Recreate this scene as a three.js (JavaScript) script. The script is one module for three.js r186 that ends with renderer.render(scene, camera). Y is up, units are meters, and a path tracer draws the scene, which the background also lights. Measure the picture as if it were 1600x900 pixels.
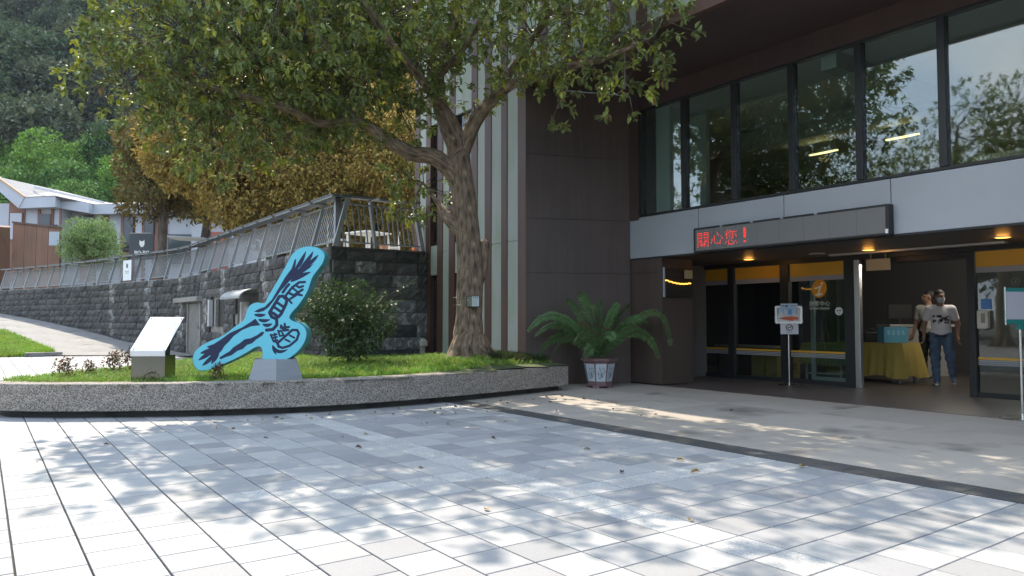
import * as THREE from 'three';
import { mergeGeometries, toCreasedNormals } from 'three/addons/utils/BufferGeometryUtils.js';
import { RoundedBoxGeometry } from 'three/addons/geometries/RoundedBoxGeometry.js';
import { MarchingCubes } from 'three/addons/objects/MarchingCubes.js';

// ---------- camera, sky, sun, exposure ----------
// world axes: x = into the visitor building, -z = along its front (called v below), y = up
const scene = new THREE.Scene();
const camera = new THREE.PerspectiveCamera(42.57, 16 / 9, 0.1, 3000);
camera.position.set(0, 1.2, 0);
camera.lookAt(0.58357 * 0.99906, 1.2 + 0.04327, -0.81206 * 0.99906);
scene.add(camera);
const renderer = new THREE.WebGLRenderer();
renderer.toneMapping = THREE.LinearToneMapping;
renderer.toneMappingExposure = 4.3;
renderer.shadowMap.enabled = true;
const SUN_EL = 50 * Math.PI / 180, SUN_U = 0.1;
const sunDir = new THREE.Vector3(SUN_U * Math.cos(SUN_EL), Math.sin(SUN_EL), -Math.sqrt(1 - SUN_U * SUN_U) * Math.cos(SUN_EL));
// hazy summer sky with broken cloud, the same all round
const skyTex = (() => {
  const W = 1024, Hh = 512, d = new Float32Array(W * Hh * 4), n3 = (x, y, z, s) => { const k = Math.floor(z), f = z - k, g = f * f * (3 - 2 * f), q = (c) => vn(x + c * 53.7, y + c * 17.3, 4096, 4096, s); return q(k) * (1 - g) + q(k + 1) * g; };
  for (let j = 0; j < Hh; j++) for (let i = 0; i < W; i++) {
    const el = ((j + 0.5) / Hh - 0.5) * Math.PI, az = (i + 0.5) / W * 2 * Math.PI, y = Math.sin(el), c = Math.cos(el), x = Math.cos(az) * c, z = Math.sin(az) * c, up = Math.max(0, y);
    const t = Math.pow(1 - up, 2.2); let col = [lerp(0.24, 0.48, t), lerp(0.36, 0.55, t), lerp(0.56, 0.62, t)];
    let a = 0, w = 0.55, f = 2.2; for (let o = 0; o < 5; o++) { a += w * n3(x * f + 90, y * f * 1.6 + 90, z * f + 90, 40 + o); w *= 0.5; f *= 2.1; }
    const k = smooth(0.5, 0.66, a) * 0.85; col = col.map((q, m) => lerp(q, [0.57, 0.585, 0.61][m], k)); if (y < 0) col = [0.3, 0.3, 0.28];
    const o = (j * W + i) * 4; d[o] = col[0]; d[o + 1] = col[1]; d[o + 2] = col[2]; d[o + 3] = 1;
  }
  const tx = new THREE.DataTexture(d, W, Hh, THREE.RGBAFormat, THREE.FloatType); tx.mapping = THREE.EquirectangularReflectionMapping; tx.magFilter = tx.minFilter = THREE.LinearFilter; tx.needsUpdate = true; return tx;
})();
scene.background = skyTex; scene.environment = skyTex;
const sun = new THREE.DirectionalLight(0xfff1dc, 2.1);
sun.name = 'sun';
sun.position.copy(sunDir).multiplyScalar(80).add(new THREE.Vector3(4, 0, -12));
sun.target.position.set(4, 0, -12);
sun.castShadow = true;
Object.assign(sun.shadow.camera, { left: -45, right: 45, top: 45, bottom: -45, near: 1, far: 250 });
sun.shadow.mapSize.set(4096, 4096);
scene.add(sun, sun.target);

// ---------- helpers ----------
function rng(seed) { let s = seed | 0; return () => { s = (s + 0x6d2b79f5) | 0; let t = Math.imul(s ^ (s >>> 15), 1 | s); t = (t + Math.imul(t ^ (t >>> 7), 61 | t)) ^ t; return ((t ^ (t >>> 14)) >>> 0) / 4294967296; }; }
const V3 = (x, y, z) => new THREE.Vector3(x, y, z);
const P = (u, h, v) => new THREE.Vector3(u, h, -v);
function lerp(a, b, t) { return a + (b - a) * t; }
function clamp(x, a = 0, b = 1) { return Math.min(b, Math.max(a, x)); }
function smooth(a, b, x) { const t = clamp((x - a) / (b - a)); return t * t * (3 - 2 * t); }
const lin = (r, g, b) => new THREE.Color().setRGB(r, g, b);
function hash(x, y, s) { let h = Math.imul(x, 374761393) + Math.imul(y, 668265263) + Math.imul(s, 1274126177); h = Math.imul(h ^ (h >>> 13), 1274126177); return ((h ^ (h >>> 16)) >>> 0) / 4294967296; }
function vn(x, y, px, py, s) { // value noise that repeats after px, py cells
  const x0 = Math.floor(x), y0 = Math.floor(y), fx = x - x0, fy = y - y0, sx = fx * fx * (3 - 2 * fx), sy = fy * fy * (3 - 2 * fy);
  const m = (a, n) => ((a % n) + n) % n, a = m(x0, px), b = m(x0 + 1, px), c = m(y0, py), d = m(y0 + 1, py);
  return lerp(lerp(hash(a, c, s), hash(b, c, s), sx), lerp(hash(a, d, s), hash(b, d, s), sx), sy);
}
function fbm(x, y, n, s, oct = 4, ny = n) { let a = 0, w = 0.5, t = 0; for (let i = 0; i < oct; i++) { a += w * vn(x * n, y * ny, n, ny, s + i); t += w; w *= 0.5; n *= 2; ny *= 2; } return a / t; }
const h3 = (p, s, f = 1) => { const x = p.x * f, y = p.y * f, z = p.z * f; return vn(x + 37 * Math.floor(z), y, 4096, 4096, s) * (1 - (z - Math.floor(z))) + vn(x + 37 * Math.floor(z + 1), y, 4096, 4096, s) * (z - Math.floor(z)); };
function tex(n, fn, repeat = 1, m = n) { // fn(x, y in 0..1) -> [r, g, b] linear 0..1, or one number
  const d = new Uint8Array(n * m * 4);
  for (let y = 0; y < m; y++) for (let x = 0; x < n; x++) { const c = fn((x + 0.5) / n, (y + 0.5) / m), o = (y * n + x) * 4; for (let k = 0; k < 3; k++) d[o + k] = Math.round(255 * clamp(c.length ? c[k] : c)); d[o + 3] = 255; }
  const t = new THREE.DataTexture(d, n, m, THREE.RGBAFormat);
  t.wrapS = t.wrapT = THREE.RepeatWrapping; t.magFilter = THREE.LinearFilter; t.minFilter = THREE.LinearFilter; t.repeat.set(repeat, repeat); t.needsUpdate = true;
  return t;
}
const mat = (c, rough = 0.8, o = {}) => new THREE.MeshStandardMaterial({ color: c.isColor ? c : lin(...c), roughness: rough, side: THREE.DoubleSide, ...o });
const phys = (c, rough, o = {}) => new THREE.MeshPhysicalMaterial({ color: c.isColor ? c : lin(...c), roughness: rough, side: THREE.DoubleSide, ...o });
function triUV(g, s = 1, ou = 0, ov = 0) { // uv in metres from the dominant axis of each vertex normal
  if (g.index) g = g.toNonIndexed();
  if (!g.attributes.normal) g.computeVertexNormals();
  const p = g.attributes.position, n = g.attributes.normal, uv = new Float32Array(p.count * 2);
  for (let i = 0; i < p.count; i += 3) {
    let nx = 0, ny = 0, nz = 0;
    for (let k = 0; k < 3; k++) { nx += n.getX(i + k); ny += n.getY(i + k); nz += n.getZ(i + k); }
    nx = Math.abs(nx); ny = Math.abs(ny); nz = Math.abs(nz);
    for (let k = 0; k < 3; k++) { const x = p.getX(i + k), y = p.getY(i + k), z = p.getZ(i + k); const [a, b] = ny >= nx && ny >= nz ? [x, z] : nx >= nz ? [z, y] : [x, y]; uv[(i + k) * 2] = a * s + ou; uv[(i + k) * 2 + 1] = b * s + ov; }
  }
  g.setAttribute('uv', new THREE.BufferAttribute(uv, 2));
  return g;
}
const flat = (g) => { g = g.index ? g.toNonIndexed() : g; g.deleteAttribute('uv1'); return g; };
const merge = (list) => mergeGeometries(list.map(flat));
const bx = (w, h, d, x = 0, y = 0, z = 0) => triUV(new THREE.BoxGeometry(w, h, d).translate(x, y, z));
const rbx = (w, h, d, r, x = 0, y = 0, z = 0) => triUV(new RoundedBoxGeometry(w, h, d, 2, r).translate(x, y, z));
const box = (u0, u1, h0, h1, v0, v1) => bx(u1 - u0, h1 - h0, Math.abs(v1 - v0), (u0 + u1) / 2, (h0 + h1) / 2, -(v0 + v1) / 2); // by its faces
function prism(poly, h0, h1, bevel = 0) {
  const s = new THREE.Shape(poly.map(([a, b]) => new THREE.Vector2(a, b)));
  const g = new THREE.ExtrudeGeometry(s, { depth: h1 - h0 - 2 * bevel, bevelEnabled: bevel > 0, bevelSize: bevel, bevelOffset: -bevel, bevelThickness: bevel, bevelSegments: 2, curveSegments: 12 });
  return triUV(g.rotateX(-Math.PI / 2).translate(0, h0 + bevel, 0));
}
function bar(a, b, w, t = w) { // square bar from a to b
  const d = b.clone().sub(a), l = d.length(), g = new THREE.BoxGeometry(w, l, t);
  g.applyQuaternion(new THREE.Quaternion().setFromUnitVectors(V3(0, 1, 0), d.divideScalar(l))); g.translate((a.x + b.x) / 2, (a.y + b.y) / 2, (a.z + b.z) / 2);
  return triUV(g);
}
function rod(a, b, r, r2 = r, seg = 8) {
  const d = b.clone().sub(a), l = d.length(), g = new THREE.CylinderGeometry(r2, r, l, seg);
  g.applyQuaternion(new THREE.Quaternion().setFromUnitVectors(V3(0, 1, 0), d.divideScalar(l))); g.translate((a.x + b.x) / 2, (a.y + b.y) / 2, (a.z + b.z) / 2);
  return flat(g);
}
function tube(pts, radii, seg = 10, rough = 0, seed = 1, lobes = 0) { // tapered tube through points
  const c = new THREE.CatmullRomCurve3(pts, false, 'centripetal'), n = Math.max(6, Math.round(c.getLength() / Math.max(0.08, radii[0] * 0.5))), fr = c.computeFrenetFrames(n), pos = [], uv = [], idx = [];
  let len = 0, last = null;
  for (let i = 0; i <= n; i++) {
    const t = i / n, p = c.getPoint(t), q = t * (radii.length - 1), k = Math.min(radii.length - 2, Math.floor(q)), r = lerp(radii[k], radii[k + 1], q - k);
    if (last) len += p.distanceTo(last); last = p;
    for (let j = 0; j <= seg; j++) {
      const a = (j % seg) / seg * Math.PI * 2, dir = fr.normals[i].clone().multiplyScalar(Math.cos(a)).addScaledVector(fr.binormals[i], Math.sin(a));
      const rr = r * (1 + rough * (h3(p.clone().addScaledVector(dir, r * 2), seed, 2.2) - 0.5) * 2 + lobes * Math.cos(a * 5 + 1));
      pos.push(...p.clone().addScaledVector(dir, rr).toArray()); uv.push(j / seg * Math.max(1, Math.round(r * 6.28 / 0.5)) * 0.5, len);
    }
  }
  for (let i = 0; i < n; i++) for (let j = 0; j < seg; j++) { const a = i * (seg + 1) + j, b = a + seg + 1; idx.push(a, b, a + 1, b, b + 1, a + 1); }
  const g = new THREE.BufferGeometry(); g.setAttribute('position', new THREE.Float32BufferAttribute(pos, 3)); g.setAttribute('uv', new THREE.Float32BufferAttribute(uv, 2)); g.setIndex(idx); g.computeVertexNormals();
  return flat(g);
}
const used = new Map();
const numbered = (n) => { const k = used.get(n) ?? 0; used.set(n, k + 1); return k ? n + '_' + String(k).padStart(3, '0') : n; };
function mesh(name, g, m, parent) { const o = new THREE.Mesh(Array.isArray(g) ? merge(g) : g, m); o.name = name; o.castShadow = o.receiveShadow = true; if (parent) parent.add(o); return o; }
function thing(name, label, category, pos = [0, 0, 0], turn = 0, group) { // pos = [u, h, v]
  const o = new THREE.Group(); o.name = numbered(name); o.position.copy(P(...pos)); o.rotation.y = turn; o.userData = { label, category }; if (group) o.userData.group = group; scene.add(o); return o;
}
function single(name, label, category, g, m, group) { const o = mesh(numbered(name), g, m, scene); o.userData = { label, category }; if (group) o.userData.group = group; return o; }
function struct(name, g, m) { const o = mesh(numbered(name), g, m, scene); o.userData = { kind: 'structure' }; return o; }
function stuff(o) { o.userData.kind = 'stuff'; return o; }
const CAM = -Math.atan2(0.58357, 0.81206); // turn that lines a thing's own x with the photographer's right
const canvasTex = (w, h, draw) => { const c = document.createElement('canvas'); c.width = w; c.height = h; draw(c.getContext('2d'), w, h); const t = new THREE.CanvasTexture(c); t.colorSpace = THREE.SRGBColorSpace; return t; };

// ---------- textures and materials ----------
const speck = (lo, hi, n, s, cl = 4) => tex(512, (x, y) => { const f = hash(Math.floor(x * 512), Math.floor(y * 512), s), c = fbm(x, y, cl, s + 3), g = vn(x * n, y * n, n, n, s + 9); return clamp(lerp(lo, hi, 0.35 * f + 0.35 * g + 0.3 * c)); });
const T = {
  grain: speck(0.72, 1.0, 128, 1), // granite tile
  coarse: tex(512, (x, y) => { const g = vn(x * 160, y * 160, 160, 160, 5), f = hash(Math.floor(x * 512), Math.floor(y * 512), 8); const c = 0.62 + 0.4 * fbm(x, y, 4, 3); return c * (g > 0.62 ? 1.05 : g < 0.3 ? 0.74 : 0.9) * (0.85 + 0.3 * f); }),
  aggregate: tex(512, (x, y) => { const g = vn(x * 110, y * 110, 110, 110, 15), g2 = vn(x * 190, y * 190, 190, 190, 16), c = 0.75 + 0.4 * fbm(x, y, 3, 3); const k = (g * 0.6 + g2 * 0.4); return [1, 0.96, 0.9].map((q, i) => c * q * (k > 0.56 ? 1.0 : k < 0.4 ? 0.25 : 0.55) * (i === 0 && g2 > 0.8 ? 1.15 : 1)); }),
  stain: tex(1024, (x, y) => { const a = fbm(x, y, 3, 21, 5), b = fbm(x, y, 9, 31, 5), g = hash(Math.floor(x * 1024), Math.floor(y * 1024), 4); const k = 0.86 + 0.4 * (a - 0.5) - (b > 0.57 ? (b - 0.57) * 1.5 : 0) + 0.12 * (b - 0.5); return [1, 0.985, 0.955].map((q) => k * q * (0.88 + 0.16 * g)); }),
  plaster: tex(512, (x, y) => 0.84 + 0.22 * (fbm(x, y, 3, 41, 5) - 0.5) + 0.05 * (hash(Math.floor(x * 512), Math.floor(y * 512), 2) - 0.5)),
  streak: tex(512, (x, y) => { const s = fbm(x, y, 40, 51, 3, 2), c = fbm(x, y, 3, 55, 4); return 0.8 + 0.3 * (s - 0.5) + 0.3 * (c - 0.5); }),
  algae: tex(512, (x, y) => { const s = fbm(x, y, 18, 61, 3, 2), c = fbm(x, y, 4, 65, 4); const k = clamp((s * 0.5 + c * 0.6 - 0.42) * 2.6); return [lerp(1, 0.66, k), lerp(1, 0.8, k), lerp(1, 0.6, k)].map((q) => q * (0.9 + 0.14 * (c - 0.5))); }),
  stone: tex(512, (x, y) => { const a = fbm(x, y, 6, 71, 5), g = hash(Math.floor(x * 512), Math.floor(y * 512), 14), w = fbm(x, y, 22, 75, 3, 5); const l = w > 0.68 ? (w - 0.68) * 2.2 : 0; return clamp(0.42 + 0.5 * (a - 0.5) + 0.12 * g + l); }),
  stoneWhite: tex(512, (x, y) => { const a = fbm(x, y, 6, 71, 5), w = fbm(x, y, 16, 85, 4, 4); return clamp(0.4 + 0.4 * (a - 0.5) + (w > 0.56 ? Math.min(0.6, (w - 0.56) * 6) : 0)); }),
  bark: tex(512, (x, y) => { const w = fbm(x, y, 4, 91, 3) * 0.08, s = fbm(x + w, y, 26, 95, 4, 5), c = fbm(x, y, 5, 97, 4); const k = 0.45 + 0.9 * (s - 0.45) + 0.5 * (c - 0.5); return [k, k * 0.96, k * 0.9]; }),
  soil: tex(512, (x, y) => 0.55 + 0.8 * (fbm(x, y, 24, 101, 4) - 0.4)),
  cloth: tex(256, (x, y) => 0.85 + 0.1 * (hash(Math.floor(x * 256), Math.floor(y * 256), 6)) + 0.1 * (fbm(x, y, 8, 7) - 0.5)),
};
const rep = (t, x, y = x) => { const c = t.clone(); c.repeat.set(x, y); c.needsUpdate = true; return c; };
const M = {
  frame: mat([0.022, 0.024, 0.025], 0.45, { metalness: 0.3 }),
  steel: mat([0.62, 0.62, 0.6], 0.22, { metalness: 1 }),
  galv: mat([0.36, 0.38, 0.39], 0.5, { metalness: 0.5, map: rep(T.plaster, 0.7) }),
  galvDark: mat([0.14, 0.15, 0.16], 0.5, { metalness: 0.5 }),
  black: mat([0.012, 0.012, 0.013], 0.5),
  white: mat([0.75, 0.75, 0.73], 0.5),
  glass: phys([0.8, 0.88, 0.85], 0.02, { transmission: 1, thickness: 0, ior: 2.0 }),
  glassDark: phys([0.72, 0.78, 0.76], 0.02, { transmission: 1, thickness: 0, ior: 1.6 }),
  brown: mat([0.085, 0.058, 0.047], 0.5, { map: rep(T.streak, 0.45) }),
  brownStrip: mat([0.12, 0.06, 0.045], 0.5, { map: rep(T.streak, 0.5) }),
  panel: mat([0.4, 0.425, 0.455], 0.42, { map: rep(T.plaster, 0.3), metalness: 0.1 }),
  panelGreen: mat([0.4, 0.43, 0.4], 0.5, { map: rep(T.algae, 0.35) }),
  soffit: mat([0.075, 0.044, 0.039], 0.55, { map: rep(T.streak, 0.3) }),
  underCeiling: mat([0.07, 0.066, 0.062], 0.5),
  concrete: mat([0.3, 0.29, 0.27], 0.85, { map: rep(T.stain, 0.3) }),
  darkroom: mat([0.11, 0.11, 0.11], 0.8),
  leafGround: mat([0.08, 0.11, 0.03], 0.9, { map: rep(T.soil, 0.5) }),
};

// ---------- ground, plaza paving, apron ----------
struct('ground', new THREE.PlaneGeometry(4000, 4000).rotateX(-Math.PI / 2).translate(0, -0.035, -600), mat([0.12, 0.12, 0.1], 0.95, { map: rep(T.soil, 400) }));
const bedMat = mat([0.04, 0.038, 0.036], 0.95);
const plantFront = [[8.19, 9.75], [6.85, 9.5], [5.6, 9.3], [4.46, 9.22], [3.6, 9.27], [2.84, 9.48], [2.1, 9.78], [1.48, 10.12], [0.95, 10.46], [0.5, 10.8], [0.2, 11.12], [0.1, 11.5]];
const plantBack = [[0.22, 11.85], [0.7, 12.3], [2, 13.7], [3.5, 15.6], [4.6, 16.9], [5.94, 18.3]];
const inPoly = (poly, x, y) => { let c = false; for (let i = 0, j = poly.length - 1; i < poly.length; j = i++) { const [a, b] = poly[i], [e, f] = poly[j]; if ((b > y) !== (f > y) && x < (e - a) * (y - b) / (f - b) + a) c = !c; } return c; };
const plantPoly = [...plantFront, ...plantBack, [5.94, 14.7], [8.19, 14.7]];
const bed = struct('paving_bed', prism([[-14, -4], [5.56, -4], [5.56, 29.6], [-14, 29.6]], -0.03, -0.019), bedMat);
{
  const plaza = thing('plaza_paving', 'grey square granite paving of the plaza', 'paving'); plaza.userData = { kind: 'structure' };
  const S = 0.3;
  function tileGeo(w, d, ou, ov) { // slab with a small chamfer
    const c = 0.0025, y1 = 0, y2 = -c, y3 = -0.024, pos = [], q = (a, b, e, f) => pos.push(...a, ...b, ...e, ...a, ...e, ...f);
    const ring = (i, y) => [[-w / 2 + i, y, d / 2 - i], [w / 2 - i, y, d / 2 - i], [w / 2 - i, y, -d / 2 + i], [-w / 2 + i, y, -d / 2 + i]];
    const a = ring(c, y1), b = ring(0, y2), e = ring(0, y3);
    q(a[0], a[1], a[2], a[3]);
    for (let i = 0; i < 4; i++) { const j = (i + 1) % 4; q(b[i], b[j], a[j], a[i]); q(e[i], e[j], b[j], b[i]); }
    const g = new THREE.BufferGeometry(); g.setAttribute('position', new THREE.Float32BufferAttribute(pos, 3)); g.computeVertexNormals();
    return triUV(g, 1, ou, ov);
  }
  const variants = []; for (let i = 0; i < 6; i++) variants.push(tileGeo(S - 0.0105, S - 0.009, i * 0.37, i * 0.53));
  const tones = [[0.315, 0.315, 0.32], [0.345, 0.345, 0.345], [0.375, 0.375, 0.37], [0.295, 0.295, 0.295], [0.26, 0.262, 0.268], [0.395, 0.39, 0.38]];
  const mats = tones.map((c) => mat(c, 0.72, { map: rep(T.grain, 1.1), bumpMap: rep(T.grain, 1.1), bumpScale: 0.0006 }));
  const lightM = mat([0.5, 0.495, 0.48], 0.85, { map: rep(T.coarse, 0.9), bumpMap: rep(T.coarse, 0.9), bumpScale: 0.0015 });
  mats.push(lightM);
  const r = rng(11), list = [];
  for (let i = -44; i < 18; i++) {
    const u = 5.565 - (17 - i) * S - S / 2, off = u < 1.9 ? r() * S : 0;
    for (let j = -9; j < 97; j++) {
      const v = j * S + off + 0.1;
      if (u < -6 && v < 6) continue;
      if (inPoly(plantPoly, u, v) && inPoly(plantPoly, u + 0.2, v) && inPoly(plantPoly, u - 0.2, v + 0.2) && inPoly(plantPoly, u, v - 0.3)) continue;
      if (u > 5.2 && v > 13) continue;
      const far = 0.58357 * u + 0.81206 * v, side = 0.81206 * u - 0.58357 * v, px = far > 0.5 ? 800 + 1155 * side / far : -9999;
      let m = Math.floor(r() * 6); if (m === 4 && r() < 0.45) m = 0;
      const col = 17 - i;
      if (col === 7 || (col < 7 && j === 13) || (col > 7 && u > 1.3 && j === 16)) m = 6; // pale rough bands crossing the plaza
      const o = { u, v, m, g: Math.floor(r() * 6), y: (r() - 0.5) * 0.0016, tx: (r() - 0.5) * 0.003, tz: (r() - 0.5) * 0.003, key: px > -60 && px < 1660 && far > 3.1 ? far : 1e3 + far };
      list.push(o);
    }
  }
  list.sort((a, b) => a.key - b.key);
  const rest = mats.map(() => []);
  list.forEach((o, k) => {
    const e = new THREE.Mesh(variants[o.g], mats[o.m]); e.name = 'tile' + (k && k < 300 ? '_' + String(k).padStart(3, '0') : ''); e.castShadow = e.receiveShadow = true;
    e.position.copy(P(o.u, o.y, o.v)); e.rotation.set(o.tx, 0, o.tz);
    if (k < 300) plaza.add(e); else { e.updateMatrix(); rest[o.m].push(variants[o.g].clone().applyMatrix4(e.matrix)); }
  });
  rest.forEach((l, i) => { if (l.length) stuff(mesh('distant_tiles', l, mats[i], plaza)); });
}
// dark granite band
{
  const band = thing('granite_band', 'x', 'x'); band.userData = { kind: 'structure' };
  const bm = [[0.085, 0.083, 0.082], [0.1, 0.097, 0.095], [0.075, 0.074, 0.075]].map((c) => mat(c, 0.75, { map: rep(T.coarse, 0.7) }));
  const r = rng(5);
  for (let k = 0; k < 16; k++) { const v0 = -3 + k * 0.9; mesh('slab', box(5.572, 5.885, -0.03, 0.0005 + r() * 0.001, v0 + 0.002, v0 + 0.898), bm[k % 3], band); if (v0 > 8.4) break; }
}
// apron slabs
{
  const ap = thing('apron', 'x', 'x'); ap.userData = { kind: 'structure' };
  const am = [[0.43, 0.39, 0.345], [0.45, 0.41, 0.365], [0.41, 0.375, 0.335]].map((c, i) => { const t = rep(T.stain, 0.21); t.offset.set(i * 0.3, i * 0.17); return mat(c, 0.85, { map: t, bumpMap: t, bumpScale: 0.002 }); });
  const r = rng(9);
  const us = [5.89, 7.31, 8.73, 10.13];
  for (let i = 0; i < 3; i++) for (let j = 0; j < 11; j++) { const v0 = -3 + j * 1.42; if (v0 > 10.2) continue; mesh('slab', box(us[i] + 0.0015, us[i + 1] - 0.0015, -0.03, (r() - 0.5) * 0.001, v0 + 0.0015, v0 + 1.4185), am[(i * 2 + j) % 3], ap); }
}
struct('drain_slot', box(10.131, 10.165, -0.03, -0.012, -3, 10.2), M.black);
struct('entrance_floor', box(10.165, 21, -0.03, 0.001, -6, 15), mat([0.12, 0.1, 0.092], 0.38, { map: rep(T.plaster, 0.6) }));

// ---------- ramp, bank and terrace ground ----------
// path of the retaining wall: straight along the terrace, then bending left as it climbs
const wallPath = [[5.95, 14.7], [5.95, 26], [5.93, 28.6], [5.55, 30.9], [4.84, 33.5], [4.1, 36.9], [2.6, 41.9], [0.79, 46.9], [-1.6, 52]];
const rampH = (v) => 1.55 * smooth(26.5, 50, v) + (v > 44 ? (v - 44) * 0.03 : 0);
function ribbon(left, right, hl, hr) { // surface between two polylines of [u, v]
  const pos = [], idx = [];
  left.forEach((a, i) => { const b = right[i]; pos.push(a[0], hl(i), -a[1], b[0], hr(i), -b[1]); if (i) { const k = i * 2; idx.push(k - 2, k - 1, k, k - 1, k + 1, k); } });
  const g = new THREE.BufferGeometry(); g.setAttribute('position', new THREE.Float32BufferAttribute(pos, 3)); g.setIndex(idx); g.computeVertexNormals(); return triUV(g);
}
const rampR = [[6, 26.3], [5.93, 28.6], [5.6, 30.9], [4.9, 33.5], [4.15, 36.9], [2.65, 41.9], [0.85, 46.9], [-1.6, 52]];
const rampL = [[1.9, 28.7], [1.95, 29.2], [1.8, 31], [1.5, 33.6], [0.95, 37], [-0.8, 42], [-3.2, 47], [-6, 52]];
struct('ramp', ribbon(rampL, rampR, (i) => 0.006 + rampH(rampL[i][1]), (i) => 0.006 + rampH(rampR[i][1])), mat([0.24, 0.24, 0.235], 0.85, { map: rep(T.stain, 0.4) }));
// grassy bank left of the ramp
const bankA = [[1.85, 28.9], [1.5, 28.95], [0.6, 29], [-0.8, 29.1], [-3, 29.2], [-7, 29.4], [-12, 29.6]], bankB = rampL.slice(1), bankHA = (i) => 0.02, bankHB = (i) => 0.05 + rampH(bankB[i][1]);
struct('grass_bank', ribbon(bankA, bankB, bankHA, bankHB), M.leafGround);
single('bank_kerb', 'short grey concrete kerb at the tip of the grassy bank', 'kerb', prism([[1.2, 28.55], [2.25, 28.75], [2.25, 29.05], [1.2, 28.85]], 0, 0.14, 0.01), M.concrete);
struct('terrace_floor', prism([[5.97, 14.75], [8.3, 14.75], [8.3, 15.5], [60, 15.5], [60, 95], [-40, 95], [-18, 60], [-1.55, 52], [0.83, 46.9], [2.64, 41.9], [4.14, 36.9], [4.88, 33.5], [5.59, 30.9], [5.97, 28.6]], 0, 2.72), M.concrete);

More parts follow.
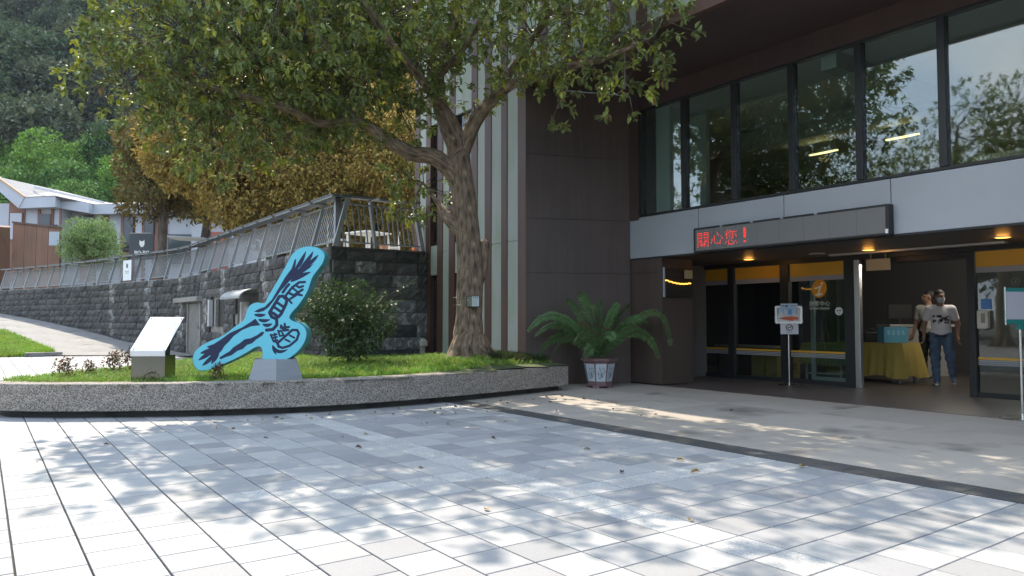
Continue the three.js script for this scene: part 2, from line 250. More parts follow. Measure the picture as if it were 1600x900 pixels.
// ---------- visitor building ----------
const U0 = 10.14, U1 = 8.19, U2 = 12.7;
const bld = thing('visitor_building', 'visitor centre with brown panel wall, striped cladding, tall upper windows and glass entrance', 'building');
{
  const ROOF = 10.4;
  // angled brown wall beside the entrance
  const A = [8.19, 10.95], B = [10.14, 10.2], dx = B[0] - A[0], dv = B[1] - A[1], L = Math.hypot(dx, dv), ang = Math.atan2(dv, dx);
  const nx = -dv / L, nv = dx / L; // towards the inside
  const wallPanel = (s0, s1, h0, h1) => { const g = 0.003, p = (s, o) => [A[0] + dx / L * s + nx * o, A[1] + dv / L * s + nv * o]; return prism([p(s0 + g, 0), p(s1 - g, 0), p(s1 - g, 0.06), p(s0 + g, 0.06)], h0 + g, h1 - g); };
  const wallBody = mesh('brown_wall', prism([[A[0] + nx * 0.062, A[1] + nv * 0.062], [B[0] + nx * 0.062, B[1] + nv * 0.062], [10.4, 11], [8.4, 11.3]], 0, 5.55), mat([0.03, 0.02, 0.018], 0.8), bld);
  const hs = [0, 2.08, 3.1, 4.3, 5.55];
  for (let i = 0; i < 4; i++) mesh('wall_panel', wallPanel(0, L, hs[i], hs[i + 1]), M.brown, wallBody);
  // striped wall: pale panels and brown fins along v = 10.95 .. 15.3, upper storey stripes along the overhang
  const wallCore = mesh('striped_wall', [box(8.3, 9.2, 0, ROOF, 11.02, 15.3), box(8.3, 9.2, 5.72, ROOF, -6, 11.02)], mat([0.02, 0.02, 0.02], 0.8), bld);
  const strip = (v0, v1, h0, h1, kind) => {
    if (kind === 'b') mesh('brown_fin', box(U1 - 0.004, 8.298, h0, h1, v0 + 0.003, v1 - 0.003), M.brownStrip, wallCore);
    else if (kind === 'w') mesh('pale_panel', box(8.2, 8.298, h0 + 0.004, h1 - 0.004, v0 + 0.005, v1 - 0.005), M.panelGreen, wallCore);
    else mesh('dark_pane', box(8.28, 8.298, h0, h1, v0, v1), M.winDark ??= phys([0.02, 0.022, 0.022], 0.06, {}), wallCore);
  };
  const seq = [[10.95, 11.21, 'b'], [11.21, 11.56, 'w'], [11.56, 11.76, 'b'], [11.76, 12.11, 'w'], [12.11, 12.34, 'b'], [12.34, 12.62, 'w'], [12.62, 12.84, 'b'], [12.84, 13.5, 'g'], [13.5, 13.74, 'b'], [13.74, 14.01, 'w'], [14.01, 14.24, 'b'], [14.24, 14.55, 'g'], [14.55, 14.76, 'b'], [14.76, 15.06, 'w'], [15.06, 15.3, 'b']];
  for (const [a, b, k] of seq) {
    if (k === 'b') strip(a, b, 0, ROOF, 'b');
    else if (k === 'w') { strip(a, b, 0, 2.7, 'w'); strip(a, b, 2.7, 5.6, 'w'); strip(a, b, 5.6, ROOF, 'w'); }
    else { strip(a, b, 0, 2.2, 'g'); strip(a, b, 2.2, 2.86, 'w'); strip(a, b, 2.86, 5.6, 'g'); strip(a, b, 5.6, 6.6, 'w'); strip(a, b, 6.6, 9, 'g'); strip(a, b, 9, ROOF, 'w'); }
  }
  { const r = rng(3); let v = 10.945; while (v > -5) { const w = 0.34 + r() * 0.12, f = 0.2 + r() * 0.05; strip(v - w, v, 5.72, ROOF, 'w'); strip(v - w - f, v - w, 5.72, ROOF, 'b'); v -= w + f; } }
  mesh('end_wall', box(8.3, 20, 0, ROOF, 15.302, 15.36), M.panel, bld);
  // overhang soffit and its edge trim
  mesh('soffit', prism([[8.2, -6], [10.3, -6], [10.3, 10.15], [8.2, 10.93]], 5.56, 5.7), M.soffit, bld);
  mesh('soffit_edge', box(8.1, 8.197, 5.53, 5.715, -6, 10.93), M.brownStrip, bld);
  mesh('roof', box(8.2, 22, ROOF + 0.002, ROOF + 0.2, -6, 15.3), M.concrete, bld);
  // header above upper windows
  mesh('window_header', box(U0 + 0.002, U0 + 0.2, 5.22, 5.558, -6, 10.2), M.soffit, bld);
  // upper windows
  const edges = [9.92, 8.87, 7.78, 6.70, 5.61, 4.48, 3.3, 2.1, 0.9, -0.3];
  const win = mesh('window_frame', [box(U0 + 0.02, U0 + 0.12, 3.16, 3.2, -6, 10.02), box(U0 + 0.02, U0 + 0.12, 5.185, 5.218, -6, 10.02)], M.frame, bld);
  edges.forEach((v, i) => mesh('mullion', rbx(0.14, 1.98, i ? 0.1 : 0.07, 0.008, U0 + 0.07, 4.192, -v), M.frame, win));
  for (let i = 0; i < edges.length - 1; i++) mesh('pane', box(U0 + 0.06, U0 + 0.068, 3.202, 5.183, edges[i + 1] + 0.052, edges[i] - 0.052), M.glass, win);
  mesh('end_post', box(U0 - 0.02, U0 + 0.2, 3.1, 5.55, 9.96, 10.2), M.soffit, bld);
  // fascia panels
  const fas = mesh('fascia', box(U0 + 0.03, U0 + 0.3, 2.36, 3.15, -6, 10.2), M.black, bld);
  const jf = [10.23, 8.53, 6.84, 5.17, 3.47, 1.78, 0.1, -1.6, -3.3];
  for (let i = 0; i < jf.length - 1; i++) mesh('fascia_panel', rbx(0.04, 0.77, jf[i] - jf[i + 1] - 0.012, 0.004, U0 + 0.018, 2.76, -(jf[i] + jf[i + 1]) / 2), M.panel, fas);
  mesh('fascia_drip', box(U0 - 0.01, U0 + 0.1, 2.345, 2.372, -6, 10.2), M.frame, bld);
  // entrance ceiling under the fascia
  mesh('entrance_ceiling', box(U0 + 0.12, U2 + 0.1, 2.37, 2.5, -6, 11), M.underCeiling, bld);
  // brown block at the left of the entrance
  const blk = mesh('brown_block', box(U0 + 0.03, 11.0, 0.02, 2.35, 9.42, 10.9), M.brown, bld);
  for (const [h0, h1] of [[0.02, 2.08], [2.08, 2.35]]) mesh('block_panel', box(U0, U0 + 0.028, h0 + 0.003, h1 - 0.003, 9.4, 10.18), M.brown, blk);
  mesh('block_back', box(11.0, 12.7, 0, 2.36, 10.5, 10.95), M.darkroom, bld);
  const inset = mesh('display_box', box(10.2, 10.97, 1.62, 2.16, 9.385, 9.418), M.black, bld);
  mesh('display_trim', box(10.17, 10.2, 1.62, 2.17, 9.37, 9.418), M.panel, inset);
  // string of small warm lamps in the display box
  const bulb = new THREE.MeshStandardMaterial({ color: lin(0.9, 0.5, 0.1), emissive: lin(1, 0.45, 0.06), emissiveIntensity: 0.9 });
  const g = []; for (let i = 0; i < 22; i++) { const t = i / 21; g.push(new THREE.SphereGeometry(0.011, 6, 5).scale(1.6, 1, 1).translate(10.22 + 0.68 * t, 1.93 - 0.06 * Math.sin(t * 2.4) + (i % 3) * 0.006, -9.378)); }
  mesh('string_light', g, bulb, inset);
  mesh('small_notice', box(10.72, 10.94, 1.98, 2.14, 9.36, 9.366), mat([0.5, 0.42, 0.22], 0.7), inset);
  // entrance glazing
  const gl = mesh('entrance_frame', [box(U2 - 0.05, U2 + 0.05, 2.28, 2.369, -6, 10.9), box(U2 - 0.04, U2 + 0.04, 0.002, 0.08, 7.14, 10.9), box(U2 - 0.04, U2 + 0.04, 0.002, 0.08, -6, 5.17)], M.frame, bld);
  const posts = [[10.92, 10.8], [9.89, 9.73], [8.65, 8.46], [7.33, 7.14], [5.28, 5.17], [3.3, 3.18], [1.4, 1.28]];
  for (const [a, b] of posts) mesh('post', rbx(0.12, 2.28, a - b, 0.006, U2, 1.14, -(a + b) / 2), M.frame, gl);
  const silver = mesh('door_jamb', rbx(0.1, 2.27, 0.1, 0.008, U2 - 0.02, 1.137, -7.085), mat([0.5, 0.5, 0.5], 0.3, { metalness: 0.9 }), gl);
  const panes = [[10.8, 9.89], [9.73, 8.65], [8.46, 7.33], [5.17, 3.3], [3.18, 1.4]];
  const yel = mat([0.62, 0.34, 0.02], 0.5), gry = mat([0.3, 0.31, 0.33], 0.5);
  for (const [a, b] of panes) {
    mesh('pane', box(U2 - 0.004, U2 + 0.004, 0.08, 2.28, b + 0.002, a - 0.002), M.glassDark, gl);
    mesh('yellow_band', box(U2 - 0.008, U2 - 0.005, 2.03, 2.275, b + 0.004, a - 0.004), yel, gl);
    mesh('grey_band', box(U2 - 0.008, U2 - 0.005, 1.94, 2.028, b + 0.004, a - 0.004), gry, gl);
    mesh('yellow_line', box(U2 - 0.008, U2 - 0.005, 0.585, 0.62, b + 0.004, a - 0.004), yel, gl);
    for (let k = 0; k < 3; k++) mesh('grey_line', box(U2 - 0.008, U2 - 0.005, 0.555 - k * 0.028, 0.573 - k * 0.028, b + 0.004, a - 0.004), gry, gl);
  }
  // header and sliding leaf behind the glass
  mesh('transom', box(U2 + 0.06, U2 + 0.16, 2.2, 2.36, 5.28, 8.46), M.frame, gl);
  const leaf = mesh('sliding_leaf', [box(U2 + 0.1, U2 + 0.14, 0.06, 2.15, 8.02, 8.1), box(U2 + 0.1, U2 + 0.14, 0.06, 0.14, 7.2, 8.02)], mat([0.4, 0.46, 0.45], 0.4, { metalness: 0.4 }), bld);
  mesh('leaf_pane', box(U2 + 0.117, U2 + 0.123, 0.14, 2.15, 7.2, 8.02), M.glass, leaf);
  mesh('door_track', box(12.28, 12.42, 2.34, 2.372, 4.6, 7.4), mat([0.45, 0.45, 0.44], 0.4, { metalness: 0.5 }), bld);
  // emblem and lettering on the glass
  const logo = canvasTex(512, 640, (c) => {
    c.clearRect(0, 0, 512, 640); c.fillStyle = '#e59a1c'; c.beginPath(); c.ellipse(256, 190, 150, 175, 0.25, 0, 7); c.fill();
    c.strokeStyle = c.fillStyle = '#f1ead8'; c.lineWidth = 34; c.lineCap = 'round'; c.beginPath(); c.moveTo(170, 185); c.quadraticCurveTo(260, 165, 285, 150); c.lineTo(235, 290); c.stroke(); c.beginPath(); c.moveTo(190, 310); c.quadraticCurveTo(250, 320, 300, 290); c.stroke(); c.beginPath(); c.arc(310, 95, 24, 0, 7); c.fill();
    c.lineWidth = 9; c.strokeStyle = c.fillStyle = '#c9cfcb';
    const S = (x, y, l) => { for (const s of l) { c.beginPath(); s.forEach(([a, b], i) => c[i ? 'lineTo' : 'moveTo'](x + a, y + b)); c.stroke(); } };
    // the four characters of the name, stroke by stroke
    S(40, 430, [[[10, 5], [20, 15]], [[5, 30], [22, 30], [15, 65]], [[0, 85], [25, 72], [95, 85]], [[45, 0], [50, 12]], [[30, 16], [66, 16]], [[42, 18], [30, 65]], [[42, 32], [60, 32], [54, 64]], [[72, 2], [66, 18]], [[70, 18], [95, 18]], [[70, 32], [94, 32], [82, 44], [82, 66], [74, 62]], [[64, 48], [98, 48]]]);
    S(150, 430, [[[48, 0], [48, 10]], [[5, 24], [5, 12], [92, 12], [90, 24]], [[38, 18], [12, 42]], [[34, 28], [70, 28], [8, 62]], [[34, 34], [90, 60]], [[28, 62], [70, 62], [70, 88], [28, 88], [28, 62]]]);
    S(262, 430, [[[8, 24], [88, 24], [88, 58], [8, 58], [8, 24]], [[48, 0], [48, 92]]]);
    S(370, 430, [[[12, 40], [2, 70]], [[30, 28], [32, 74], [44, 86], [72, 84], [74, 66]], [[42, 8], [58, 30]], [[76, 30], [92, 60]]]);
    c.font = 'italic bold 62px sans-serif'; c.fillText('Visitor Center', 42, 590);
  });
  const lg = new THREE.PlaneGeometry(0.5, 0.625).rotateY(-Math.PI / 2).translate(U2 - 0.012, 1.66, -7.84);
  mesh('emblem', lg, new THREE.MeshStandardMaterial({ map: logo, transparent: true, alphaTest: 0.4, roughness: 0.5, side: THREE.DoubleSide }), gl);
  mesh('round_sticker', new THREE.CylinderGeometry(0.075, 0.075, 0.003, 24).rotateZ(Math.PI / 2).translate(U2 - 0.01, 1.36, -7.46), new THREE.MeshStandardMaterial({ color: lin(0.7, 0.72, 0.72), roughness: 0.5 }), gl);
  mesh('sticker_mark', [bx(0.002, 0.022, 0.035, U2 - 0.0125, 1.37, -7.435), bx(0.002, 0.022, 0.035, U2 - 0.0125, 1.37, -7.485), bx(0.002, 0.01, 0.03, U2 - 0.0125, 1.325, -7.46)], M.black, gl);
  // faint emblems on the right pane
  const ring = []; for (const v of [4.9, 4.62, 4.36]) ring.push(new THREE.TorusGeometry(0.055, 0.004, 6, 24).rotateY(Math.PI / 2).translate(U2 - 0.01, 1.78, -v), bx(0.003, 0.05, 0.012, U2 - 0.01, 1.78, -v), bx(0.003, 0.012, 0.05, U2 - 0.0105, 1.775, -v));
  mesh('outline_emblems', ring, mat([0.16, 0.18, 0.17], 0.5), gl);
  // rooms behind: ground floor hall and upstairs room
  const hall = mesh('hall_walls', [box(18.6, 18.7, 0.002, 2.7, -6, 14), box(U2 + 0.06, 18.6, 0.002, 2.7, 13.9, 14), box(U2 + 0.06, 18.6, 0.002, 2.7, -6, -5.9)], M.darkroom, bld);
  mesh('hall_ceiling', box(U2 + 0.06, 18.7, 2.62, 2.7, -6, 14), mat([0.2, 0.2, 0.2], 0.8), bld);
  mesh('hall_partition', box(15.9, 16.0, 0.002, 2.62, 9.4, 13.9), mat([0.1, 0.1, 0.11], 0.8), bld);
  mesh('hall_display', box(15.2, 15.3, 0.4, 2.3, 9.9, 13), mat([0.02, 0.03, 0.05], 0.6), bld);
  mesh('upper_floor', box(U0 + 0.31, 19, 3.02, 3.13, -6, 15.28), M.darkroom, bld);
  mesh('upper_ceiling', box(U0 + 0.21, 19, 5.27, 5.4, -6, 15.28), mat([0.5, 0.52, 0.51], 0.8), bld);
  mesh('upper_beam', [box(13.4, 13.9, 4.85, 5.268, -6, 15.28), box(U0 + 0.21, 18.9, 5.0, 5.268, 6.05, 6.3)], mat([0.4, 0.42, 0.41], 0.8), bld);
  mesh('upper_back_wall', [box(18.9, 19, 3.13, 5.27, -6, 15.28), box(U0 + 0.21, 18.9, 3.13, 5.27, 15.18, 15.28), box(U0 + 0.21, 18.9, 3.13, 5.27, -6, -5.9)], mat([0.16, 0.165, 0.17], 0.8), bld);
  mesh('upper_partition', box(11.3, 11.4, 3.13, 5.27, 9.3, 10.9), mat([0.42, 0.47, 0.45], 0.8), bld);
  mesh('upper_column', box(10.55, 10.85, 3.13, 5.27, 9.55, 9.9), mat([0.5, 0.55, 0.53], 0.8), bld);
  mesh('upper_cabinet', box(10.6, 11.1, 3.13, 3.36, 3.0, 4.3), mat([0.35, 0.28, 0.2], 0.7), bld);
}
// lamps of the building
const warm = new THREE.MeshStandardMaterial({ color: lin(0.8, 0.6, 0.2), emissive: lin(1, 0.62, 0.12), emissiveIntensity: 0.5 });
for (const [u, v, which] of [[11.96, 8.85, 'beside the no-smoking sign'], [11.96, 6.49, 'above the open door'], [11.67, 4.39, 'above the hand sanitizer']]) {
  const t = thing('downlight', 'warm round downlight in the entrance ceiling ' + which, 'ceiling light', [u, 2.37, v], 0, 'entrance downlights');
  mesh('trim', new THREE.TorusGeometry(0.1, 0.012, 6, 24).rotateX(Math.PI / 2), M.white, t);
  mesh('lamp', new THREE.CylinderGeometry(0.085, 0.085, 0.012, 20).translate(0, -0.007, 0), warm, t);
  const l = new THREE.PointLight(0xffb050, 0.05); l.position.set(0, -0.06, 0); l.shadow.radius = 4; l.castShadow = true; t.add(l);
}
single('ceiling_speaker', 'unlit round grey speaker disc in the entrance ceiling', 'speaker', new THREE.CylinderGeometry(0.13, 0.13, 0.02, 24).translate(11.91, 2.362, -7.39), mat([0.3, 0.3, 0.29], 0.6));
const tubeM = new THREE.MeshStandardMaterial({ color: lin(0.9, 0.9, 0.85), emissive: lin(1, 0.97, 0.88), emissiveIntensity: 0.25 });
for (const [u, v, l, w] of [[14.6, 6.3, 1.5, 'first'], [15.8, 5.5, 1.5, 'second'], [17, 5, 1.5, 'third']]) {
  const t = thing('tube_light', 'white tube light on the hall ceiling, ' + w + ' in from the open door', 'ceiling light', [u, 2.58, v], 0, 'hall tube lights');
  mesh('housing', bx(0.09, 0.05, l, 0, 0.01, 0), M.white, t); mesh('tube', bx(0.05, 0.02, l - 0.06, 0, -0.027, 0), tubeM, t);
  const p = new THREE.PointLight(0xfff4e2, 0.7); p.position.set(0, -0.12, 0); p.shadow.radius = 8; p.castShadow = true; t.add(p);
}
const stripM = new THREE.MeshStandardMaterial({ color: lin(0.9, 0.8, 0.5), emissive: lin(1, 0.82, 0.42), emissiveIntensity: 0.45 });
for (const [v, w] of [[6.9, 'nearer the right windows'], [8.5, 'nearer the left windows']]) {
  const t = thing('strip_light', 'lit warm strip light in the upstairs room, ' + w, 'ceiling light', [14, 4.64, v], 0, 'upstairs strip lights');
  mesh('tube', bx(0.05, 0.03, 0.62), stripM, t); mesh('hanger', [rod(V3(0, 0.015, 0.25), V3(0, 0.63, 0.25), 0.006), rod(V3(0, 0.015, -0.25), V3(0, 0.63, -0.25), 0.006)], M.galvDark, t);
  const p = new THREE.PointLight(0xffdf9a, 0.1); p.position.set(0, -0.08, 0); p.shadow.radius = 6; p.castShadow = true; t.add(p);
}

// ---------- stone retaining wall of the terrace ----------
const cf = (r, d) => [0.81206 * r + 0.58357 * d, -0.58357 * r + 0.81206 * d]; // metres right and ahead of the photographer -> [u, v]
function along(path, step0 = 0.01) { // arc-length sampler of a polyline of [u, v]
  const L = [0]; for (let i = 1; i < path.length; i++) L.push(L[i - 1] + Math.hypot(path[i][0] - path[i - 1][0], path[i][1] - path[i - 1][1]));
  const at = (s) => { let i = 1; while (i < path.length - 1 && L[i] < s) i++; const t = (s - L[i - 1]) / (L[i] - L[i - 1]), a = path[i - 1], b = path[i], l = L[i] - L[i - 1]; return { u: lerp(a[0], b[0], t), v: lerp(a[1], b[1], t), tu: (b[0] - a[0]) / l, tv: (b[1] - a[1]) / l }; };
  return { length: L[L.length - 1], at };
}
const smoothPath = (() => { const c = new THREE.CatmullRomCurve3(wallPath.slice(1).map(([a, b]) => V3(a, 0, b)), false, 'centripetal'); return [[5.95, 14.7], ...c.getSpacedPoints(40).map((p) => [p.x, p.z])]; })();
const WP = along(smoothPath);
const wallTop = 2.74;
const wall = thing('retaining_wall', 'long dark stone block retaining wall holding up the terrace', 'stone wall');
{
  const off = smoothPath.map((p, i) => { const q = WP.at(Math.min(WP.length - 0.01, Math.max(0.01, i ? i / smoothPath.length * WP.length : 0.01))); return p; });
  mesh('mortar', prism([...smoothPath.map(([a, b]) => [a + 0.035, b]), ...smoothPath.slice().reverse().map(([a, b]) => [a + 0.1, b + 0.02])], 0, wallTop - 0.03), mat([0.085, 0.083, 0.08], 0.95, { map: rep(T.stoneWhite, 0.6) }), wall);
  mesh('mortar', box(5.99, 8.24, 0, wallTop - 0.03, 14.735, 14.8), mat([0.085, 0.083, 0.08], 0.95, { map: rep(T.stoneWhite, 0.6) }), wall);
  const variants = [], r = rng(31);
  for (let k = 0; k < 9; k++) {
    const nx = 4, ny = 3, pos = [], V = [];
    for (let j = 0; j <= ny; j++) for (let i = 0; i <= nx; i++) { const e = i === 0 || j === 0 || i === nx || j === ny; V.push([(i / nx - 0.5) + (e ? 0 : (r() - 0.5) * 0.12), (j / ny - 0.5) + (e ? 0 : (r() - 0.5) * 0.12), e ? 0.45 + r() * 0.2 : 0.72 + r() * 0.4]); }
    const q = (a, b, c, d) => pos.push(...a, ...b, ...c, ...a, ...c, ...d), at = (i, j) => V[j * (nx + 1) + i], back = (p) => [p[0], p[1], -0.3];
    for (let j = 0; j < ny; j++) for (let i = 0; i < nx; i++) q(at(i, j), at(i + 1, j), at(i + 1, j + 1), at(i, j + 1));
    for (let i = 0; i < nx; i++) { q(back(at(i, 0)), back(at(i + 1, 0)), at(i + 1, 0), at(i, 0)); q(at(i, ny), at(i + 1, ny), back(at(i + 1, ny)), back(at(i, ny))); }
    for (let j = 0; j < ny; j++) { q(back(at(0, j + 1)), back(at(0, j)), at(0, j), at(0, j + 1)); q(at(nx, j + 1), at(nx, j), back(at(nx, j)), back(at(nx, j + 1))); }
    let g = new THREE.BufferGeometry(); g.setAttribute('position', new THREE.Float32BufferAttribute(pos, 3)); g.computeVertexNormals(); g = triUV(g, 0.5, k * 0.21, k * 0.37);
    variants.push(g);
  }
  const sm = [[0.115, 0.112, 0.108], [0.15, 0.147, 0.14], [0.085, 0.085, 0.085], [0.13, 0.125, 0.118], [0.17, 0.165, 0.155]].map((c) => mat(c, 0.9, { map: T.stone, bumpMap: T.stone, bumpScale: 0.006 }));
  sm.push(mat([0.3, 0.3, 0.29], 0.92, { map: T.stoneWhite }));
  const all = [], streaks = [2.5, 4.4, 5.6, 8.3, 10.6, 14, 17.1, 20.5];
  const holes = [[25.6, 27.85, 0, 1.8], [23.1, 24.75, 1.0, 1.84], [19.5, 21.7, 0.9, 1.95]]; // by v and height, on the straight face
  const CH = 0.274;
  for (let c = 0; c < 10; c++) {
    const h0 = c * CH, h1 = h0 + CH;
    let s = -0.12 + r() * 0.2;
    while (s < WP.length - 0.4) {
      const len = 0.34 + r() * 0.32; const a = Math.max(0, s), b = s + len; s = b; if (b - a < 0.12) continue;
      const q = WP.at((a + b) / 2); if (h1 < rampH(q.v) + 0.02) continue;
      if (holes.some(([v0, v1, y0, y1]) => q.v > v0 && q.v < v1 && h0 + 0.1 > y0 - 0.1 && h0 + 0.1 < y1)) continue;
      const near = streaks.some((x) => Math.abs(x - (a + b) / 2) < 0.22);
      all.push({ q, h: (h0 + h1) / 2, len: b - a - 0.014, hh: CH - 0.014, m: near && r() < 0.75 ? sm[5] : sm[Math.floor(r() * 5)], g: Math.floor(r() * 9), nu: -q.tv, nv: q.tu, dep: 0.07 + r() * 0.045, turn: (r() - 0.5) * 0.03 });
    }
  }
  for (let c = 0; c < 9; c++) {
    const h0 = 0.27 + c * CH, h1 = h0 + CH; let s = c % 2 ? 0 : -0.3;
    while (s < 2.2) { const len = 0.48 + r() * 0.16, a = Math.max(-0.05, s), b = Math.min(2.24, s + len); s += len; if (b - a < 0.1) continue; all.push({ q: { u: 5.95 + (a + b) / 2, v: 14.7 }, h: (h0 + h1) / 2, len: b - a - 0.012, hh: CH - 0.012, m: r() < 0.14 && c > 0 && c < 8 ? sm[5] : sm[Math.floor(r() * 4)], g: Math.floor(r() * 9), nu: 0, nv: -1, dep: 0.06 + r() * 0.03, turn: 0 }); }
  }
  all.forEach((o) => { o.key = (0.58357 * o.q.u + 0.81206 * o.q.v) / Math.sqrt(o.len); });
  all.sort((a, b) => a.key - b.key);
  const rest = new Map();
  all.forEach((o, k) => {
    const e = new THREE.Mesh(variants[o.g], o.m); e.name = 'stone' + (k && k < 300 ? '_' + String(k).padStart(3, '0') : '');
    e.position.copy(P(o.q.u, o.h, o.q.v)); e.rotation.y = Math.atan2(o.nu, -o.nv) + o.turn; e.scale.set(o.len, o.hh, o.dep);
    if (k < 300) wall.add(e); else { e.updateMatrix(); if (!rest.has(o.m)) rest.set(o.m, []); rest.get(o.m).push(variants[o.g].clone().applyMatrix4(e.matrix)); }
  });
  for (const [m, l] of rest) stuff(mesh('distant_stones', l, m, wall));
  mesh('coping', box(5.88, 8.19, wallTop - 0.03, wallTop, 14.62, 14.9), mat([0.14, 0.14, 0.135], 0.9, { map: T.stone }), wall);
  mesh('coping', prism([...smoothPath.slice(1).map(([a, b]) => [a - 0.06, b]), ...smoothPath.slice(1).reverse().map(([a, b]) => [a + 0.25, b])], wallTop - 0.03, wallTop + 0.001), mat([0.3, 0.3, 0.29], 0.9, { map: T.stain }), wall);
  // lintel, niches and hood set in the wall
  mesh('lintel', rbx(0.34, 0.16, 3.6, 0.012, 5.86, 1.9, -27.3), M.concrete, wall);
  mesh('niche_back', [box(5.955, 5.98, 1.0, 1.84, 23.1, 24.75)], M.black, wall);
  mesh('niche_jamb', box(5.83, 5.95, 1.0, 1.84, 24.45, 24.62), mat([0.55, 0.55, 0.53], 0.8, { map: T.plaster }), wall);
  mesh('niche_jamb', box(5.86, 5.95, 1.0, 1.84, 23.75, 23.9), M.concrete, wall);
  mesh('hood_niche', box(5.955, 5.98, 0.9, 1.95, 19.5, 21.7), M.black, wall);
  mesh('hood_niche_panel', box(5.9, 5.95, 0.95, 1.7, 20.5, 21.3), mat([0.5, 0.5, 0.48], 0.8, { map: T.stoneWhite }), wall);
}
{
  const d = thing('wall_door', 'plain grey metal door recessed in the stone wall', 'door', [5.93, 0, 26.7]);
  mesh('leaf', rbx(0.04, 1.74, 1.7, 0.004, 0, 0.89, 0), mat([0.2, 0.205, 0.2], 0.55, { map: T.stain, metalness: 0.2 }), d);
  mesh('door_frame', [bx(0.1, 1.8, 0.1, -0.02, 0.9, 0.92), bx(0.1, 1.8, 0.1, -0.02, 0.9, -0.92)], M.concrete, d);
  mesh('handle', bx(0.05, 0.12, 0.03, -0.04, 0.95, 0.7), M.galvDark, d);
}
{
  const h = thing('metal_hood', 'curved grey sheet metal hood on the stone wall above a dark opening', 'hood', [5.9, 1.78, 20.6]);
  const prof = []; for (let i = 0; i <= 8; i++) { const a = i / 8 * Math.PI / 2; prof.push([-0.5 * Math.cos(a) + 0.02, 0.26 * Math.sin(a)]); }
  const sh = new THREE.Shape([...prof.map((p) => new THREE.Vector2(...p)), ...prof.slice().reverse().map(([a, b]) => new THREE.Vector2(a + 0.02, b - 0.02))]);
  mesh('sheet', triUV(new THREE.ExtrudeGeometry(sh, { depth: 1.9, bevelEnabled: false }).translate(0, 0, -0.95)), M.galv, h);
}
// ---------- terrace railing ----------
{
  const rail = thing('terrace_railing', 'grey metal railing of leaning bars with flat top plates on the stone wall', 'railing');
  const H0 = wallTop + 0.12, H1 = wallTop + 0.98, lean = 0.22, r = rng(8);
  const barG = bar(V3(0, 0, 0), V3(0, H1 - H0, -lean), 0.03, 0.016), postG = merge([bar(V3(0, -0.12, 0.05), V3(0, H1 - H0 + 0.09, -lean - 0.02), 0.05, 0.1)]);
  let n = 0, np = 0;
  const add = (name, g, q, m = M.galv, h = H0) => { const e = mesh(name + '_' + String(++n).padStart(3, '0'), g, m, rail); e.position.copy(P(q.u - q.nu * 0.1, h, q.v - q.nv * 0.1)); e.rotation.y = Math.atan2(q.nu, -q.nv); return e; };
  const Q = (s) => { const q = WP.at(s); return { ...q, nu: -q.tv, nv: q.tu }; };
  const bay = 1.32, end = WP.length - 5.4, bays = Math.floor(end / bay);
  const seg = (a, b, dy, dz, w, t) => { // rail between two points of the wall line
    const pa = P(a.u - a.nu * (0.1 + dz), H0 + dy, a.v - a.nv * (0.1 + dz)), pb = P(b.u - b.nu * (0.1 + dz), H0 + dy, b.v - b.nv * (0.1 + dz)); const d = pb.clone().sub(pa), l = d.length(), g = new THREE.BoxGeometry(l, t, w); g.rotateY(-Math.atan2(d.z, d.x)); g.translate((pa.x + pb.x) / 2, (pa.y + pb.y) / 2, (pa.z + pb.z) / 2); return triUV(g); };
  const section = (q0, q1, bars) => {
    const m = (t) => ({ u: lerp(q0.u, q1.u, t), v: lerp(q0.v, q1.v, t), nu: q0.nu, nv: q0.nv });
    mesh('bottom_rail', seg(q0, q1, 0, 0, 0.04, 0.03), M.galv, rail);
    mesh('top_rail', seg(q0, q1, H1 - H0, lean, 0.04, 0.03), M.galv, rail);
    mesh('top_plate', seg(m(0.03), m(0.97), H1 - H0 + 0.13, lean - 0.14, 0.4, 0.025), M.galvDark, rail);
    mesh('plate_edge', seg(m(0.06), m(0.92), H1 - H0 + 0.1, lean - 0.3, 0.03, 0.04), M.galv, rail);
    for (let k = 1; k < bars; k++) add('bar', barG, m(k / bars));
  };
  for (let b = 0; b < bays; b++) { const q0 = Q(b * bay + 0.02), q1 = Q((b + 1) * bay); section(q0, q1, 11); add('post', postG, q0, M.galv); add('bracket', bx(0.06, 0.03, 0.42, 0, H1 - H0 + 0.1, -lean + 0.12), q0, M.galvDark); }
  add('post', postG, Q(bays * bay), M.galv);
  const B = (u) => ({ u, v: 14.7, nu: 0, nv: -1 });
  section(B(6.1), B(6.92), 6); section(B(6.96), B(8.05), 9);
  add('post', bar(V3(0.08, -0.12, 0.05), V3(0.2, H1 - H0 + 0.09, -lean - 0.02), 0.12, 0.1), B(5.98)); add('post', postG, B(6.94)); add('post', bar(V3(0.02, -0.12, 0.05), V3(-0.03, H1 - H0 + 0.09, -lean - 0.02), 0.09, 0.1), B(8.08));
  const no = thing('railing_notice', 'white paper notice with a dark emblem tied to the railing', 'notice', [5.0, 2.95, 41.3 - 8.4], 0);
  { const q = Q(18.3 + 0.66); no.position.copy(P(q.u + q.nu * 0.03, 2.8, q.v + q.nv * 0.03)); no.rotation.y = Math.atan2(q.nu, -q.nv); }
  mesh('sheet', bx(0.8, 0.82, 0.012, 0, 0.42, 0), mat([0.75, 0.77, 0.78], 0.6), no);
  mesh('emblem', [bx(0.06, 0.16, 0.004, -0.05, 0.62, 0.009), bx(0.06, 0.12, 0.004, 0.05, 0.62, 0.009), bx(0.1, 0.07, 0.004, 0, 0.55, 0.009)], M.black, no);
  mesh('text_line', [bx(0.4, 0.025, 0.004, 0, 0.38, 0.009), bx(0.34, 0.025, 0.004, 0, 0.31, 0.009)], mat([0.3, 0.3, 0.3], 0.7), no);
}
